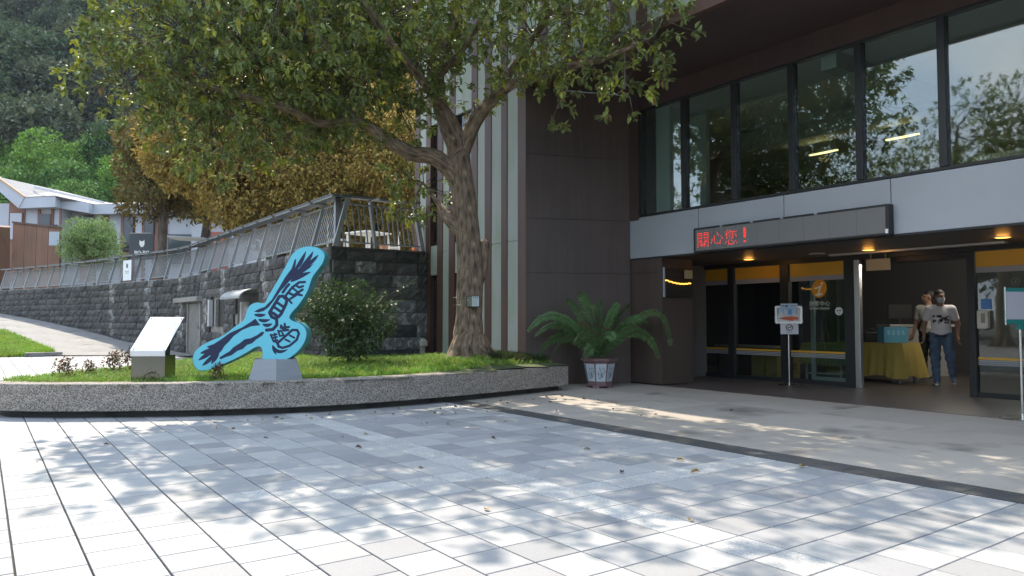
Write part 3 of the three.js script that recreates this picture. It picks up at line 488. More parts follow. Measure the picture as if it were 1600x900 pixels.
// terrace furniture seen through the railing
{
  const [tu, tv] = cf(-3.75, 19.2);
  const t = thing('terrace_table', 'white metal table on the terrace behind the railing', 'table', [tu, 2.72, tv], 0.3);
  mesh('top', rbx(0.85, 0.04, 0.85, 0.01, 0, 0.73, 0), M.white, t);
  for (const [a, b] of [[-1, -1], [1, -1], [1, 1], [-1, 1]]) mesh('leg', bx(0.05, 0.71, 0.05, a * 0.37, 0.355, b * 0.37), M.white, t);
  const chair = (r, d, turn, label) => {
    const [u, v] = cf(r, d), c = thing('terrace_chair', label, 'chair', [u, 2.72, v], turn);
    mesh('seat', rbx(0.44, 0.03, 0.44, 0.01, 0, 0.45, 0), M.white, c);
    for (const [a, b] of [[-1, 1], [1, 1]]) mesh('leg', bx(0.035, 0.44, 0.035, a * 0.2, 0.22, b * 0.2), M.white, c);
    for (const a of [-1, 1]) mesh('back_post', bx(0.035, 0.88, 0.035, a * 0.2, 0.44, -0.2), M.white, c);
    for (let k = 0; k < 3; k++) mesh('slat', bx(0.36, 0.06, 0.02, 0, 0.6 + k * 0.12, -0.2), M.white, c);
  };
  chair(-4.35, 18.2, 1.2, 'white slat-back chair between the table and the railing corner'); chair(-3.3, 20.2, -2, 'white slat-back chair on the far side of the terrace table');
  const [ou, ov] = cf(-2.28, 17.9), [pu, pv] = cf(-3.06, 17.6);
  single('orange_tub', 'orange plastic tub standing at the railing foot', 'tub', new THREE.LatheGeometry([[0.001, 0], [0.11, 0], [0.15, 0.2], [0.16, 0.2], [0.16, 0.215], [0.14, 0.21], [0.1, 0.02], [0.001, 0.02]].map((p) => new THREE.Vector2(...p)), 20).translate(ou, 2.72, -ov), mat([0.75, 0.12, 0.02], 0.5));
  single('clay_jar', 'small peach clay jar behind the railing bars', 'jar', new THREE.LatheGeometry([[0.001, 0], [0.07, 0], [0.12, 0.1], [0.09, 0.22], [0.11, 0.25], [0.09, 0.25], [0.001, 0.2]].map((p) => new THREE.Vector2(...p)), 20).translate(pu, 2.72, -pv), mat([0.6, 0.3, 0.2], 0.7));
}

// ---------- planter bed ----------
const lawnH = (u, v) => 0.4 + 0.15 * Math.exp(-((u - 7) ** 2 + (v - 11) ** 2) / 1.6) + 0.06 * Math.exp(-((u - 5.3) ** 2 + (v - 11.5) ** 2) / 2) + 0.03 * (vn(u * 2, v * 2, 512, 512, 3) - 0.5);
{
  const offset = (pl, d) => pl.map((p, i) => { const a = pl[Math.max(0, i - 1)], b = pl[Math.min(pl.length - 1, i + 1)], l = Math.hypot(b[0] - a[0], b[1] - a[1]); return [p[0] + (b[1] - a[1]) / l * d, p[1] - (b[0] - a[0]) / l * d]; });
  const dense = (() => { const c = new THREE.CatmullRomCurve3(plantFront.slice(1).map(([a, b]) => V3(a, 0, b)), false, 'centripetal'); return [plantFront[0], ...c.getSpacedPoints(36).map((p) => [p.x, p.z])]; })();
  const agg = mat([0.42, 0.39, 0.355], 0.9, { map: rep(T.aggregate, 1.3), bumpMap: rep(T.aggregate, 1.3), bumpScale: 0.004 });
  const pl = thing('planter', 'low exposed-aggregate planter wall curving round the lawn and tree', 'planter');
  const inner = offset(dense, 0.34), plin = offset(dense, 0.13);
  mesh('coping', prism([...dense, ...inner.slice().reverse()], 0.085, 0.42, 0.012), agg, pl);
  mesh('plinth', prism([[8.1, 9.9], ...plin.slice(1), ...offset(dense, 0.3).slice(1).reverse(), [8.1, 10.1]], -0.02, 0.087), mat([0.07, 0.068, 0.062], 0.9, { map: T.stain }), pl);
  mesh('end_wall', prism([[8.19, 9.76], [8.19, 10.9], [7.9, 10.9], [7.9, 10.04]], 0.085, 0.419, 0.01), agg, pl);
  mesh('back_kerb', prism([[0.27, 11.49], ...plantBack, ...offset(plantBack, 0.1).reverse(), [0.4, 11.49]], -0.02, 0.36, 0.005), M.concrete, pl);
  // lawn: soil sheet and blades
  const pos = [], idx = [], C = 0.1, ok = (u, v) => inPoly(plantPoly, u, v);
  const id = new Map(), vert = (i, j) => { const k = i * 1000 + j; if (!id.has(k)) { id.set(k, pos.length / 3); const u = i * C, v = 9 + j * C; pos.push(u, lawnH(u, v), -v); } return id.get(k); };
  for (let i = 2; i < 82; i++) for (let j = 0; j < 95; j++) { const u = i * C + 0.05, v = 9 + j * C + 0.05; if (ok(u, v)) idx.push(vert(i, j), vert(i + 1, j), vert(i + 1, j + 1), vert(i, j), vert(i + 1, j + 1), vert(i, j + 1)); }
  const g = new THREE.BufferGeometry(); g.setAttribute('position', new THREE.Float32BufferAttribute(pos, 3)); g.setIndex(idx); g.computeVertexNormals();
  struct('lawn_soil', triUV(g), M.leafGround);
}
const grassM = new THREE.MeshPhysicalMaterial({ color: lin(0.25, 0.37, 0.04), roughness: 0.75, side: THREE.DoubleSide, transmission: 0.35, thickness: 0 });
function tuftGeo(seed, n, h, spread) { // a tuft of bent blades
  const r = rng(seed), pos = [];
  for (let k = 0; k < n; k++) {
    const a = r() * 6.28, b = a + (r() - 0.5), x = Math.cos(a) * spread * r(), z = Math.sin(a) * spread * r(), w = h * (0.05 + 0.04 * r()), hh = h * (0.6 + 0.6 * r()), l = hh * (0.25 + 0.5 * r()), px = -Math.sin(b) * w, pz = Math.cos(b) * w, dx = Math.cos(b), dz = Math.sin(b);
    const m = [x + dx * l * 0.35, hh * 0.6, z + dz * l * 0.35], t = [x + dx * l, hh, z + dz * l];
    pos.push(x - px, 0, z - pz, x + px, 0, z + pz, m[0] + px * 0.8, m[1], m[2] + pz * 0.8, x - px, 0, z - pz, m[0] + px * 0.8, m[1], m[2] + pz * 0.8, m[0] - px * 0.8, m[1], m[2] - pz * 0.8, m[0] - px * 0.8, m[1], m[2] - pz * 0.8, m[0] + px * 0.8, m[1], m[2] + pz * 0.8, ...t);
  }
  const g = new THREE.BufferGeometry(); g.setAttribute('position', new THREE.Float32BufferAttribute(pos, 3)); g.computeVertexNormals(); return g;
}
function grass(name, label, pts, h, n, seed) {
  const o = new THREE.InstancedMesh(tuftGeo(seed, n, h, h * 0.9), grassM, pts.length), r = rng(seed), q = new THREE.Quaternion(), c = new THREE.Color();
  pts.forEach((p, i) => { const s = 0.7 + r() * 0.6; o.setMatrixAt(i, new THREE.Matrix4().compose(p, q.setFromAxisAngle(V3(0, 1, 0), r() * 6.28), V3(s, s * (0.7 + 0.6 * r()), s))); const k = r(), d = vn(p.x * 1.3, p.z * 1.3, 512, 512, 77); c.setRGB(0.75 + 0.5 * k * d + (k > 0.9 ? 0.6 : 0), 0.8 + 0.35 * d, 0.7 + 0.3 * k); o.setColorAt(i, c); });
  o.name = name; o.userData = { label, category: 'grass', kind: 'stuff' }; scene.add(o);
}
{
  const r = rng(71), pts = [], inner = plantPoly;
  while (pts.length < 15000) { const u = 0.3 + r() * 7.8, v = 9.3 + r() * 8.8; if (!inPoly(inner, u, v) || !inPoly(inner, u + 0.02, v - 0.36) && v < 11.6 || (u - 7) ** 2 + (v - 10.98) ** 2 < 0.1) continue; if (u > 6 && v > 14.6) continue; pts.push(P(u, lawnH(u, v) - 0.005, v)); }
  grass('lawn_grass', 'bright short grass of the lawn inside the planter', pts, 0.062, 9, 4);
  const b = [];
  while (b.length < 9000) { const i = Math.floor(r() * 5), t = r(), q = r(), A = bankA[i], C = bankA[i + 1], B = bankB[i], D = bankB[i + 1], u0 = lerp(A[0], C[0], t), v0 = lerp(A[1], C[1], t), u1 = lerp(B[0], D[0], t), v1 = lerp(B[1], D[1], t); b.push(P(lerp(u0, u1, q), lerp(0.02, lerp(bankHB(i), bankHB(i + 1), t), q) - 0.01, lerp(v0, v1, q))); }
  grass('bank_grass', 'bright green grass on the bank beside the ramp', b, 0.12, 9, 6);
}

// ---------- trees ----------
const barkM = mat([0.36, 0.27, 0.19], 0.9, { map: rep(T.bark, 1.5, 1.6), bumpMap: rep(T.bark, 1.5, 1.6), bumpScale: 0.025 });
const barkGrey = mat([0.2, 0.17, 0.14], 0.9, { map: rep(T.bark, 1, 0.7) });
const leafM = new THREE.MeshPhysicalMaterial({ vertexColors: true, roughness: 0.6, side: THREE.DoubleSide, transmission: 0.5, thickness: 0, ior: 1.45 });
const farLeafM = new THREE.MeshPhysicalMaterial({ vertexColors: true, roughness: 0.8, side: THREE.DoubleSide, transmission: 0.3, thickness: 0, ior: 1.3 });
class Leaves {
  constructor() { this.p = []; this.c = []; }
  leaf(o, dir, up, len, wid, col, simple = false) { // pointed blade folded along its midrib
    const s = V3().crossVectors(dir, up); if (s.lengthSq() < 1e-6) s.set(1, 0, 0); s.normalize(); const n = V3().crossVectors(s, dir).normalize();
    const at = (t, w, k) => [o.x + dir.x * len * t + s.x * wid * w + n.x * k, o.y + dir.y * len * t + s.y * wid * w + n.y * k, o.z + dir.z * len * t + s.z * wid * w + n.z * k];
    const b = at(0, 0, 0), f = wid * 0.25;
    if (simple) { const l = at(0.5, -0.5, f), r = at(0.5, 0.5, f), t = at(1, 0, -len * 0.08); this.p.push(...b, ...r, ...t, ...b, ...t, ...l); for (let i = 0; i < 6; i++) this.c.push(...col); return; }
    const l1 = at(0.35, -0.5, f), r1 = at(0.35, 0.5, f), m1 = at(0.4, 0, 0), l2 = at(0.72, -0.36, f * 0.5 - len * 0.04), r2 = at(0.72, 0.36, f * 0.5 - len * 0.04), t = at(1, 0, -len * 0.14);
    this.p.push(...b, ...r1, ...m1, ...b, ...m1, ...l1, ...m1, ...r1, ...r2, ...m1, ...r2, ...t, ...m1, ...t, ...l2, ...m1, ...l2, ...l1);
    for (let i = 0; i < 18; i++) this.c.push(...col);
  }
  build() { const g = new THREE.BufferGeometry(); g.setAttribute('position', new THREE.Float32BufferAttribute(this.p, 3)); g.setAttribute('color', new THREE.Float32BufferAttribute(this.c, 3)); g.computeVertexNormals(); return g; }
}
const rdir = (r) => { const z = r() * 2 - 1, a = r() * 6.2832, q = Math.sqrt(1 - z * z); return V3(Math.cos(a) * q, z, Math.sin(a) * q); };
const treeData = {
trunk:[[6.99,0.47,10.98,0.36],[6.97,1.2,11,0.275],[6.99,1.99,10.98,0.255],[6.96,2.67,11.01,0.25],[6.9,3.35,11.05,0.24],[6.83,3.92,11.1,0.235],[6.81,4.36,11.11,0.22]],
up:[[6.81,4.26,11.11,0.2],[6.66,4.72,11.22,0.17],[6.55,5.01,11.3,0.15],[6.56,5.56,11.42,0.13],[6.71,6.19,11.43,0.12],[6.82,6.73,11.23,0.1],[6.7,7.63,11.19,0.08],[6.56,9.04,11.3,0.04]],
left:[[6.79,3.75,11.13,0.17],[6.43,4.05,11.26,0.15],[5.97,4.1,11.35,0.13],[5.52,4.31,11.43,0.115],[5.17,4.48,11.43,0.1],[4.83,4.48,11.43,0.09],[4.41,4.4,11.49,0.08],[3.88,4.55,11.49,0.07],[3.22,4.66,11.6,0.055],[2.5,4.77,11.75,0.04],[1.8,4.8,12.01,0.025]],
left2:[[5.1,4.49,11.42,0.07],[4.84,5.06,12.04,0.06],[4.49,5.84,12.66,0.05],[4.05,6.81,13.1,0.03],[3.79,7.76,13.04,0.02]],
left3:[[4.41,4.4,11.49,0.06],[4.21,4.32,12.12,0.05],[3.78,4.26,12.8,0.04],[3.27,4.17,13.29,0.02]],
right:[[6.85,4.17,11.09,0.15],[6.97,4.68,10.82,0.13],[7.04,4.95,10.46,0.11],[7.09,5.1,10.05,0.095],[7.2,5.19,9.48,0.08],[7.25,5.09,8.58,0.065],[7.32,5.03,7.79,0.045],[7.52,5.14,7.16,0.02]],
right2:[[7.07,5.03,10.31,0.07],[7.25,5.64,9.81,0.06],[7.39,6.18,9.22,0.045],[7.41,6.99,8.59,0.02]],
up2:[[6.57,4.98,11.29,0.09],[6.43,5.82,12,0.07],[6.26,6.94,12.99,0.05],[6.01,8.29,13.66,0.02]],
up3:[[6.56,5.54,11.42,0.07],[6.71,6.03,10.57,0.055],[6.7,6.48,9.96,0.045],[6.57,7.25,9.32,0.02]],
front:[[6.59,4.93,11.27,0.08],[5.76,5.2,10.64,0.065],[4.89,5.45,10.03,0.05],[4.24,5.83,9.64,0.035],[3.79,6.09,9.47,0.02]],
low:[[6.9,2.75,11.05,0.16],[6.74,3.02,11.3,0.13],[6.7,3.3,11.6,0.05],[6.59,3.75,12.01,0.02]],
lobes:[[1.65,4.75,12.12,0.75],[2.18,5.11,11.98,1],[2.41,5.55,11.81,1.2],[2.82,4.51,11.89,1],[3.52,5.45,12,1.35],[3.79,4.59,12.18,0.9],[4.44,6.26,12.21,1.4],[4.44,5.09,11.59,1],[5.12,5.46,11.47,1.1],[5.73,6.57,11.89,1.4],[5.78,4.98,11.48,0.75],[6,5.7,11.08,0.8],[6.66,3.71,12.09,0.6],[6.54,3.44,12.42,0.45],[6.3,4.0,12.3,0.45],[3.3,4.2,13.02,0.6],[2.81,4.15,13.13,0.45],[4.94,4.62,11.97,0.5],[6.56,6.69,11.29,0.9],[7.12,6.14,10.28,0.65],[7.12,5.72,9.29,0.8],[7.23,5.89,8.47,0.95],[7.27,5.04,8.08,0.6],[7.44,5.31,7.46,0.65],[7.67,5.42,7.05,0.4],[7.37,4.48,7.51,0.4],[7.09,4.43,8.69,0.3],[7.18,5.17,9.12,0.35],[7.09,5.41,10.05,0.5],[7.14,5.13,11.12,0.4],[2.56,6.84,12.2,1.5],[4.12,7.6,12.31,1.4],[5.71,8.4,11.9,1.4],[6.75,8.2,10.54,1],[6.97,6.94,8.54,1.1],[7.27,6.11,7.46,0.85],[6.08,9.6,11.6,1.1],[4.77,9.3,12.58,1.1],[6.74,7.94,14,1.2],[5.46,7.05,14.3,1.2],[4.44,6.47,9.24,1.4],[3.26,5.96,9.73,1.3],[5.62,6.81,8.77,1.2],[6.28,7.02,7.75,.7],[2.94,8.11,12.66,1.2]]
};
function mainTree(label, origin) { // built about its foot at [6.99, 0.42, 10.98]
  const t = thing('broadleaf_tree', label, 'tree', origin), F = P(6.99, 0.42, 10.98), pt = (a) => P(a[0], a[1], a[2]).sub(F), r = rng(404);
  const T1 = treeData.trunk, tg = [tube([V3(0.02, -0.15, 0), ...T1.map(pt)], [0.42, ...T1.map((a) => a[3] * 0.88)], 22, 0.1, 7, 0.02)];
  for (let k = 0; k < 7; k++) { const a = k * 0.9 + 0.3 + r() * 0.3, l = 0.5 + r() * 0.3, d = V3(Math.cos(a), 0, Math.sin(a)), w = V3(-d.z, 0, d.x).multiplyScalar((r() - 0.5) * 0.3); tg.push(tube([d.clone().multiplyScalar(0.2).setY(0.5), d.clone().multiplyScalar(0.33).setY(0.2), d.clone().multiplyScalar(l * 0.75).add(w).setY(0.06), d.clone().multiplyScalar(l).add(w).setY(-0.12)], [0.09, 0.1, 0.065, 0.03], 9, 0.2, k + 3)); }
  tg.push(tube([V3(0.1, 1.25, -0.03), V3(0.22, 1.7, 0.05), V3(0.25, 2.15, 0.06), V3(0.24, 2.22, 0.06)], [0.12, 0.1, 0.09, 0.02], 10, 0.12, 4)); // sawn stub
  mesh('trunk', tg, barkM, t);
  const skel = [];
  for (const k of ['up', 'left', 'left2', 'left3', 'right', 'right2', 'up2', 'up3', 'front', 'low']) {
    const b = treeData[k], pts = b.map(pt); mesh('limb', tube(pts, b.map((a) => a[3]), 12, 0.13, 9), barkM, t);
    const c = new THREE.CatmullRomCurve3(pts, false, 'centripetal'); for (let i = 3; i <= 24; i++) skel.push(c.getPoint(i / 24));
  }
  const L = new Leaves(), tw = [];
  treeData.lobes.forEach((lb) => {
    const c = pt(lb), R = lb[3], n = (R * R * R * 4.19 * 26 + R * R * 30) * (lb[1] > 6.7 || lb[2] < 10 && lb[0] < 6.5 ? 0.6 : 1);
    let best = skel[0], bd = 1e9; for (const s of skel) { const d = s.distanceToSquared(c); if (d < bd) { bd = d; best = s; } }
    const mid = c.clone().lerp(best, 0.5).add(V3(0, -0.15 * Math.sqrt(bd), 0));
    if (bd > 0.02) tw.push(tube([best, mid, c], [0.03 * Math.min(1.2, R), 0.022 * Math.min(1.2, R), 0.012], 6));
    for (let k = 0; k < n; k++) {
      const d = rdir(r), rr = R * (1.06 - 0.55 * r() * r()) * (0.82 + 0.5 * h3(d.clone().multiplyScalar(1.4).add(c), 5, 2)), tip = c.clone().addScaledVector(d, rr); tip.y -= 0.18 * R * (d.x * d.x + d.z * d.z) * 0.6;
      if (tip.x + 6.99 > 8.1) continue;
      if (k % 3 === 0) { const m = c.clone().lerp(tip, 0.45).addScaledVector(rdir(r), 0.1 * R); tw.push(rod(c.clone().lerp(m, 0.3), m, 0.009, 0.007, 4), rod(m, tip, 0.007, 0.003, 4)); }
      const nl = 8 + Math.floor(r() * 7), ax = d.clone().add(V3(0, 0.5, 0)).normalize(), young = r() < 0.24;
      for (let q = 0; q < nl; q++) {
        const dir = rdir(r).multiplyScalar(0.9).addScaledVector(ax, 0.45).add(V3(0, -0.28, 0)).normalize();
        const len = (0.062 + r() * 0.085) * (young ? 0.9 : 1), v = 0.7 + 0.6 * r(), yb = r();
        const col = young ? [0.3 * v, 0.33 * v, 0.035] : yb < 0.05 ? [0.26 * v, 0.16 * v, 0.03] : [0.19 * v, 0.245 * v, 0.055 * v];
        L.leaf(tip.clone().addScaledVector(rdir(r), 0.055), dir, V3(0, 1, 0).addScaledVector(rdir(r), 0.5), len, len * 0.5, col);
      }
    }
  });
  stuff(mesh('twigs', tw, barkGrey, t));
  stuff(mesh('crown', L.build(), leafM, t));
  return t;
}
const tree = mainTree('large broadleaf tree with forked trunk growing from the planter lawn', [6.99, 0.42, 10.98]);
{ // a second tree of the same kind stands off to the left on the plaza, mirrored in the upper windows
  const c = tree.clone(); c.name = numbered('broadleaf_tree'); c.position.copy(P(-11.5, 0.0, 14)); c.rotation.y = 2.4; c.scale.setScalar(1.05); c.userData = { label: 'large broadleaf tree out on the open plaza, mirrored in the upper windows', category: 'tree' }; scene.add(c);
}

// ---------- other vegetation ----------
function crownTree(o) { // tree with lumpy crown: lobes [x, y, z, r] about its foot; returns a Group without name
  const g = new THREE.Group(), r = rng(o.seed), L = new Leaves(), wood = [];
  const H = o.h, lobes = [];
  for (let k = 0; k < o.n; k++) { const a = r() * 6.28, q = Math.sqrt(r()), y = lerp(o.base, 0.88, Math.pow(r(), 0.8)), w = Math.sin(Math.PI * clamp((y - o.base + 0.12) / (1.12 - o.base), 0.1, 1)) ** 0.6; lobes.push([Math.cos(a) * q * o.w * w * 0.75, y * H, Math.sin(a) * q * o.w * w * 0.75, o.w * (0.26 + 0.16 * r())]); }
  const top = V3((r() - 0.5) * 0.3, H * 0.72, (r() - 0.5) * 0.3), stem = [V3(0, -0.3, 0), V3(0.05, H * 0.2, 0.03), V3(-0.04 * H * 0.3, H * 0.45, 0.05), top];
  wood.push(tube(stem, [o.tr * 1.3, o.tr, o.tr * 0.75, o.tr * 0.3], 10, 0.1, o.seed));
  for (const [x, y, z, R] of lobes) {
    const c = V3(x, y, z), s = V3(0, Math.min(y * 0.75, H * 0.6), 0); wood.push(tube([s, s.clone().lerp(c, 0.5).add(V3(0, -0.05 * H, 0)), c], [o.tr * 0.4, o.tr * 0.25, o.tr * 0.1], 5));
    const n = Math.round(R * R * o.dens);
    for (let k = 0; k < n; k++) {
      const d = rdir(r); if (d.y < -0.55) d.y *= 0.5; d.normalize();
      const lump = 0.78 + 0.5 * h3(d.clone().multiplyScalar(2.2).add(c), 3, 1.3), p = c.clone().addScaledVector(d, R * lump * (1.05 - 0.4 * r() * r()));
      const dir = rdir(r).multiplyScalar(0.8).addScaledVector(d, 0.5).add(V3(0, o.droop, 0)).normalize(), v = 0.65 + 0.7 * r(), kk = r(), C = kk < o.mix ? o.c2 : o.c1;
      const len = o.leaf * (0.7 + 0.6 * r());
      L.leaf(p, dir, V3(0, 1, 0).addScaledVector(rdir(r), 0.6).addScaledVector(d, 0.6), len, len * o.asp, [C[0] * v, C[1] * v, C[2] * v], true);
    }
  }
  mesh('trunk', wood, barkGrey, g);
  stuff(mesh('crown', L.build(), farLeafM, g));
  return g;
}
function place(proto, name, label, category, u, h, v, turn = 0, s = 1, group) { const c = proto.clone(); c.name = numbered(name); c.position.copy(P(u, h, v)); c.rotation.y = turn; c.scale.setScalar(s); c.userData = { label, category }; if (group) c.userData.group = group; scene.add(c); return c; }
// golden-brown trees behind the terrace
const gold = [0.39, 0.28, 0.07], goldG = [0.26, 0.22, 0.055], olive = [0.23, 0.165, 0.05], oliveG = [0.14, 0.135, 0.04];
const goldTree = crownTree({ seed: 51, h: 9, w: 5, base: 0.3, n: 30, tr: 0.24, dens: 1100, leaf: 0.22, asp: 0.46, droop: -0.3, c1: gold, c2: goldG, mix: 0.25 });
const oliveTree = crownTree({ seed: 52, h: 7.9, w: 2.7, base: 0.5, n: 24, tr: 0.2, dens: 1300, leaf: 0.2, asp: 0.45, droop: -0.3, c1: olive, c2: oliveG, mix: 0.35 });
{
  const at = (r, d) => cf(r, d);
  let [u, v] = at(-9.2, 29); place(goldTree, 'golden_tree', 'wide golden-brown tree behind the terrace railing, beside the striped wall', 'tree', u, 2.7, v, 0.4, 0.92);
  [u, v] = at(-5.2, 27); place(goldTree, 'golden_tree', 'golden-brown tree close behind the railing corner', 'tree', u, 2.7, v, 2.2, 0.72);
  [u, v] = at(-16.9, 35.5); place(oliveTree, 'olive_tree', 'dark olive-brown tree beside the pale gabled house', 'tree', u, 2.7, v, 1.1, 1.08);
  [u, v] = at(-17.5, 42); place(oliveTree, 'olive_tree', 'taller olive-brown tree between the golden tree and the hillside', 'tree', u, 2.7, v, 3.1, 1.35);
  [u, v] = at(-5.5, 40); place(goldTree, 'golden_tree', 'tall golden tree rising behind the wide golden-brown one', 'tree', u, 2.7, v, 4.1, 1.15);
}
// light green tree on the terrace
const acacia = crownTree({ seed: 61, h: 4.6, w: 2.0, base: 0.42, n: 22, tr: 0.07, dens: 1500, leaf: 0.14, asp: 0.4, droop: -0.1, c1: [0.19, 0.29, 0.1], c2: [0.26, 0.36, 0.12], mix: 0.4 });
{ const [u, v] = cf(-25.4, 44.8); place(acacia, 'terrace_tree', 'small light green tree in front of the pale gabled house', 'tree', u, 2.7, v, 0.6, 1); }
const acaciaBig = crownTree({ seed: 301, h: 9, w: 4.6, base: 0.25, n: 24, tr: 0.24, dens: 160, leaf: 0.5, asp: 0.5, droop: 0, c1: [0.06, 0.1, 0.03], c2: [0.09, 0.14, 0.04], mix: 0.4 }), bigGreen = crownTree({ seed: 302, h: 8.5, w: 4.8, base: 0.2, n: 24, tr: 0.24, dens: 160, leaf: 0.5, asp: 0.5, droop: 0, c1: [0.05, 0.09, 0.03], c2: [0.08, 0.12, 0.035], mix: 0.4 });
// shrub on the lawn by the wall
{
  const sh = crownTree({ seed: 81, h: 1.35, w: 0.75, base: 0.2, n: 26, tr: 0.03, dens: 2300, leaf: 0.085, asp: 0.42, droop: 0.0, c1: [0.055, 0.095, 0.03], c2: [0.1, 0.16, 0.05], mix: 0.3 });
  sh.name = numbered('leafy_shrub'); sh.position.copy(P(5.0, 0.42, 11.75)); sh.userData = { label: 'glossy leafy shrub on the lawn in front of the dark stone wall', category: 'shrub' }; scene.add(sh);
  const L = new Leaves(), r = rng(83), st = []; // long arching shoots
  for (let k = 0; k < 34; k++) { const a = r() * 6.28, l = 0.7 + r() * 0.65, b = V3(Math.cos(a) * 0.2, 0.5, Math.sin(a) * 0.2), e = V3(Math.cos(a) * l * 0.95, 0.75 + r() * 0.75, Math.sin(a) * l * 0.95), m = b.clone().lerp(e, 0.5).add(V3(0, 0.18, 0)); st.push(tube([b, m, e], [0.008, 0.006, 0.003], 4)); for (let q = 0; q < 26; q++) { const t = 0.3 + 0.7 * q / 26, p = b.clone().multiplyScalar((1 - t) * (1 - t)).addScaledVector(m, 2 * t * (1 - t)).addScaledVector(e, t * t), v = 0.8 + 0.5 * r(); L.leaf(p, rdir(r).add(V3(0, 0.2, 0)).normalize(), V3(0, 1, 0), 0.075 + 0.04 * r(), 0.036, [0.075 * v, 0.125 * v, 0.04 * v]); } }
  stuff(mesh('shoots', st, barkGrey, sh)); stuff(mesh('shoot_leaves', L.build(), leafM, sh));
}
// small reddish plants on the lawn
{
  const p = crownTree({ seed: 91, h: 0.3, w: 0.15, base: 0.25, n: 9, tr: 0.008, dens: 9000, leaf: 0.045, asp: 0.5, droop: 0.1, c1: [0.12, 0.1, 0.04], c2: [0.2, 0.07, 0.05], mix: 0.3 });
  const spots = [[0.95, 11.55, 1, 'at the narrow left tip of the lawn'], [1.25, 11.9, 0.8, 'second from the tip of the lawn'], [1.62, 12.35, 1.1, 'third from the tip of the lawn'], [1.9, 12.6, 1.2, 'fourth from the tip of the lawn'], [2.2, 12.85, 1.1, 'fifth from the tip of the lawn'], [2.5, 13.1, 0.7, 'farthest from the tip of the lawn'], [2.55, 10.15, 0.8, 'under the low wing of the bird sculpture'], [1.85, 10.6, 0.75, 'close beside the steel information stand']];
  for (const [u, v, s, w] of spots) place(p, 'small_plant', 'small reddish-green plant ' + w, 'plant', u, 0.38, v, u * 7, s, 'small reddish plants on the lawn');
}
// dark strap-leaved ground cover at the foot of the tree
{
  const r = rng(93), L = new Leaves();
  for (let k = 0; k < 2600; k++) { const u = 7.1 + r() * 0.95, v = 10.15 + r() * 0.72, a = r() * 6.28; L.leaf(P(u, lawnH(u, v) - 0.02, v), V3(Math.cos(a), 0.9 + r() * 0.8, Math.sin(a)).normalize(), V3(0, 1, 0), 0.12 + 0.12 * r(), 0.016, r() < 0.15 ? [0.12, 0.09, 0.04] : [0.04 + 0.03 * r(), 0.07 + 0.04 * r(), 0.025]); }
  const o = mesh('ground_cover', L.build(), leafM, scene); o.userData = { label: 'dark strap-leaved ground cover at the foot of the tree', category: 'ground cover', kind: 'stuff' };
}
// wooded hillside
const hillTop = (r, d) => 3 + Math.max(0, d - 66) * 0.68 + 5 * (vn(r * 0.03 + 9, d * 0.03, 512, 512, 6) - 0.5) * smooth(66, 90, d);
{
  const pos = [], idx = [], n = 40;
  for (let j = 0; j <= n; j++) for (let i = 0; i <= n; i++) { const r = lerp(-290, 110, i / n), d = lerp(60, 340, j / n), [u, v] = cf(r, d), e = smooth(-290, -250, r) * (1 - smooth(90, 110, r)); pos.push(u, 2.5 + (hillTop(r, d) - 2.5) * e - (j === 0 ? 1 : 0), -v); if (i && j) { const k = j * (n + 1) + i; idx.push(k - n - 2, k - n - 1, k, k - n - 2, k, k - 1); } }
  const g = new THREE.BufferGeometry(); g.setAttribute('position', new THREE.Float32BufferAttribute(pos, 3)); g.setIndex(idx); g.computeVertexNormals();
  struct('hillside', triUV(g), mat([0.03, 0.045, 0.018], 0.95, { map: rep(T.soil, 0.1) }));
  const mk = (seed, c1, c2, w, dens = 130, leaf = 0.6) => crownTree({ seed, h: 9, w, base: 0.22, n: 22, tr: 0.22, dens, leaf, asp: 0.5, droop: 0.0, c1, c2, mix: 0.35 });
  const bright = [mk(201, [0.13, 0.25, 0.04], [0.19, 0.33, 0.05], 4.2, 420, 0.3), mk(202, [0.1, 0.2, 0.045], [0.14, 0.26, 0.06], 4.6, 420, 0.3)], deep = [mk(203, [0.05, 0.085, 0.04], [0.08, 0.12, 0.05], 5), mk(204, [0.065, 0.09, 0.05], [0.1, 0.115, 0.06], 4.6), mk(205, [0.045, 0.075, 0.04], [0.065, 0.1, 0.045], 5.4)];
  const r = rng(207);
  const front = [[-50, 70, 0, 'bright green'], [-44.5, 71, 1, 'mid green'], [-47.5, 77, 0, 'bright green'], [-40.5, 69, 1, 'bushy mid green'], [-36.5, 73, 0, 'bright green'], [-42, 80, 1, 'mid green'], [-53, 82, 0, 'bright green'], [-34, 80, 1, 'mid green'], [-57, 74, 1, 'mid green'], [-30, 72, 1, 'mid green']];
  front.forEach(([x, d, k]) => { const [u, v] = cf(x, d); place(bright[k], 'hillside_tree', ['bright yellow-green', 'bushy mid-green'][k] + ' tree at the foot of the hillside above the house roofs', 'tree', u, hillTop(x, d) - 1, v, r() * 6, 0.95 + r() * 0.35, ['yellow-green', 'mid-green'][k] + ' trees at the hill foot'); });
  let row = 0;
  for (let d = 84; d < 235; d += 7.5, row++) for (let x = -0.82 * d; x < -0.12 * d; x += 8.2) {
    const xx = x + (r() - 0.5) * 5 + (row % 2) * 4, dd = d + (r() - 0.5) * 5, [u, v] = cf(xx, dd); if (xx < -230) continue;
    const kd = Math.floor(r() * 3), zone = dd < 105 ? 'lower wooded slope' : dd < 150 ? 'middle of the wooded hillside' : 'upper wooded hillside';
    place(deep[kd], 'hillside_tree', ['dense dark green tree', 'greyish olive-green tree', 'broad blackish-green tree'][kd] + ' on the ' + zone, 'tree', u, hillTop(xx, dd) - 1.5, v, r() * 6, 0.95 + r() * 0.5, ['dense dark', 'greyish', 'broad'][kd] + ' trees, ' + zone);
  }
}

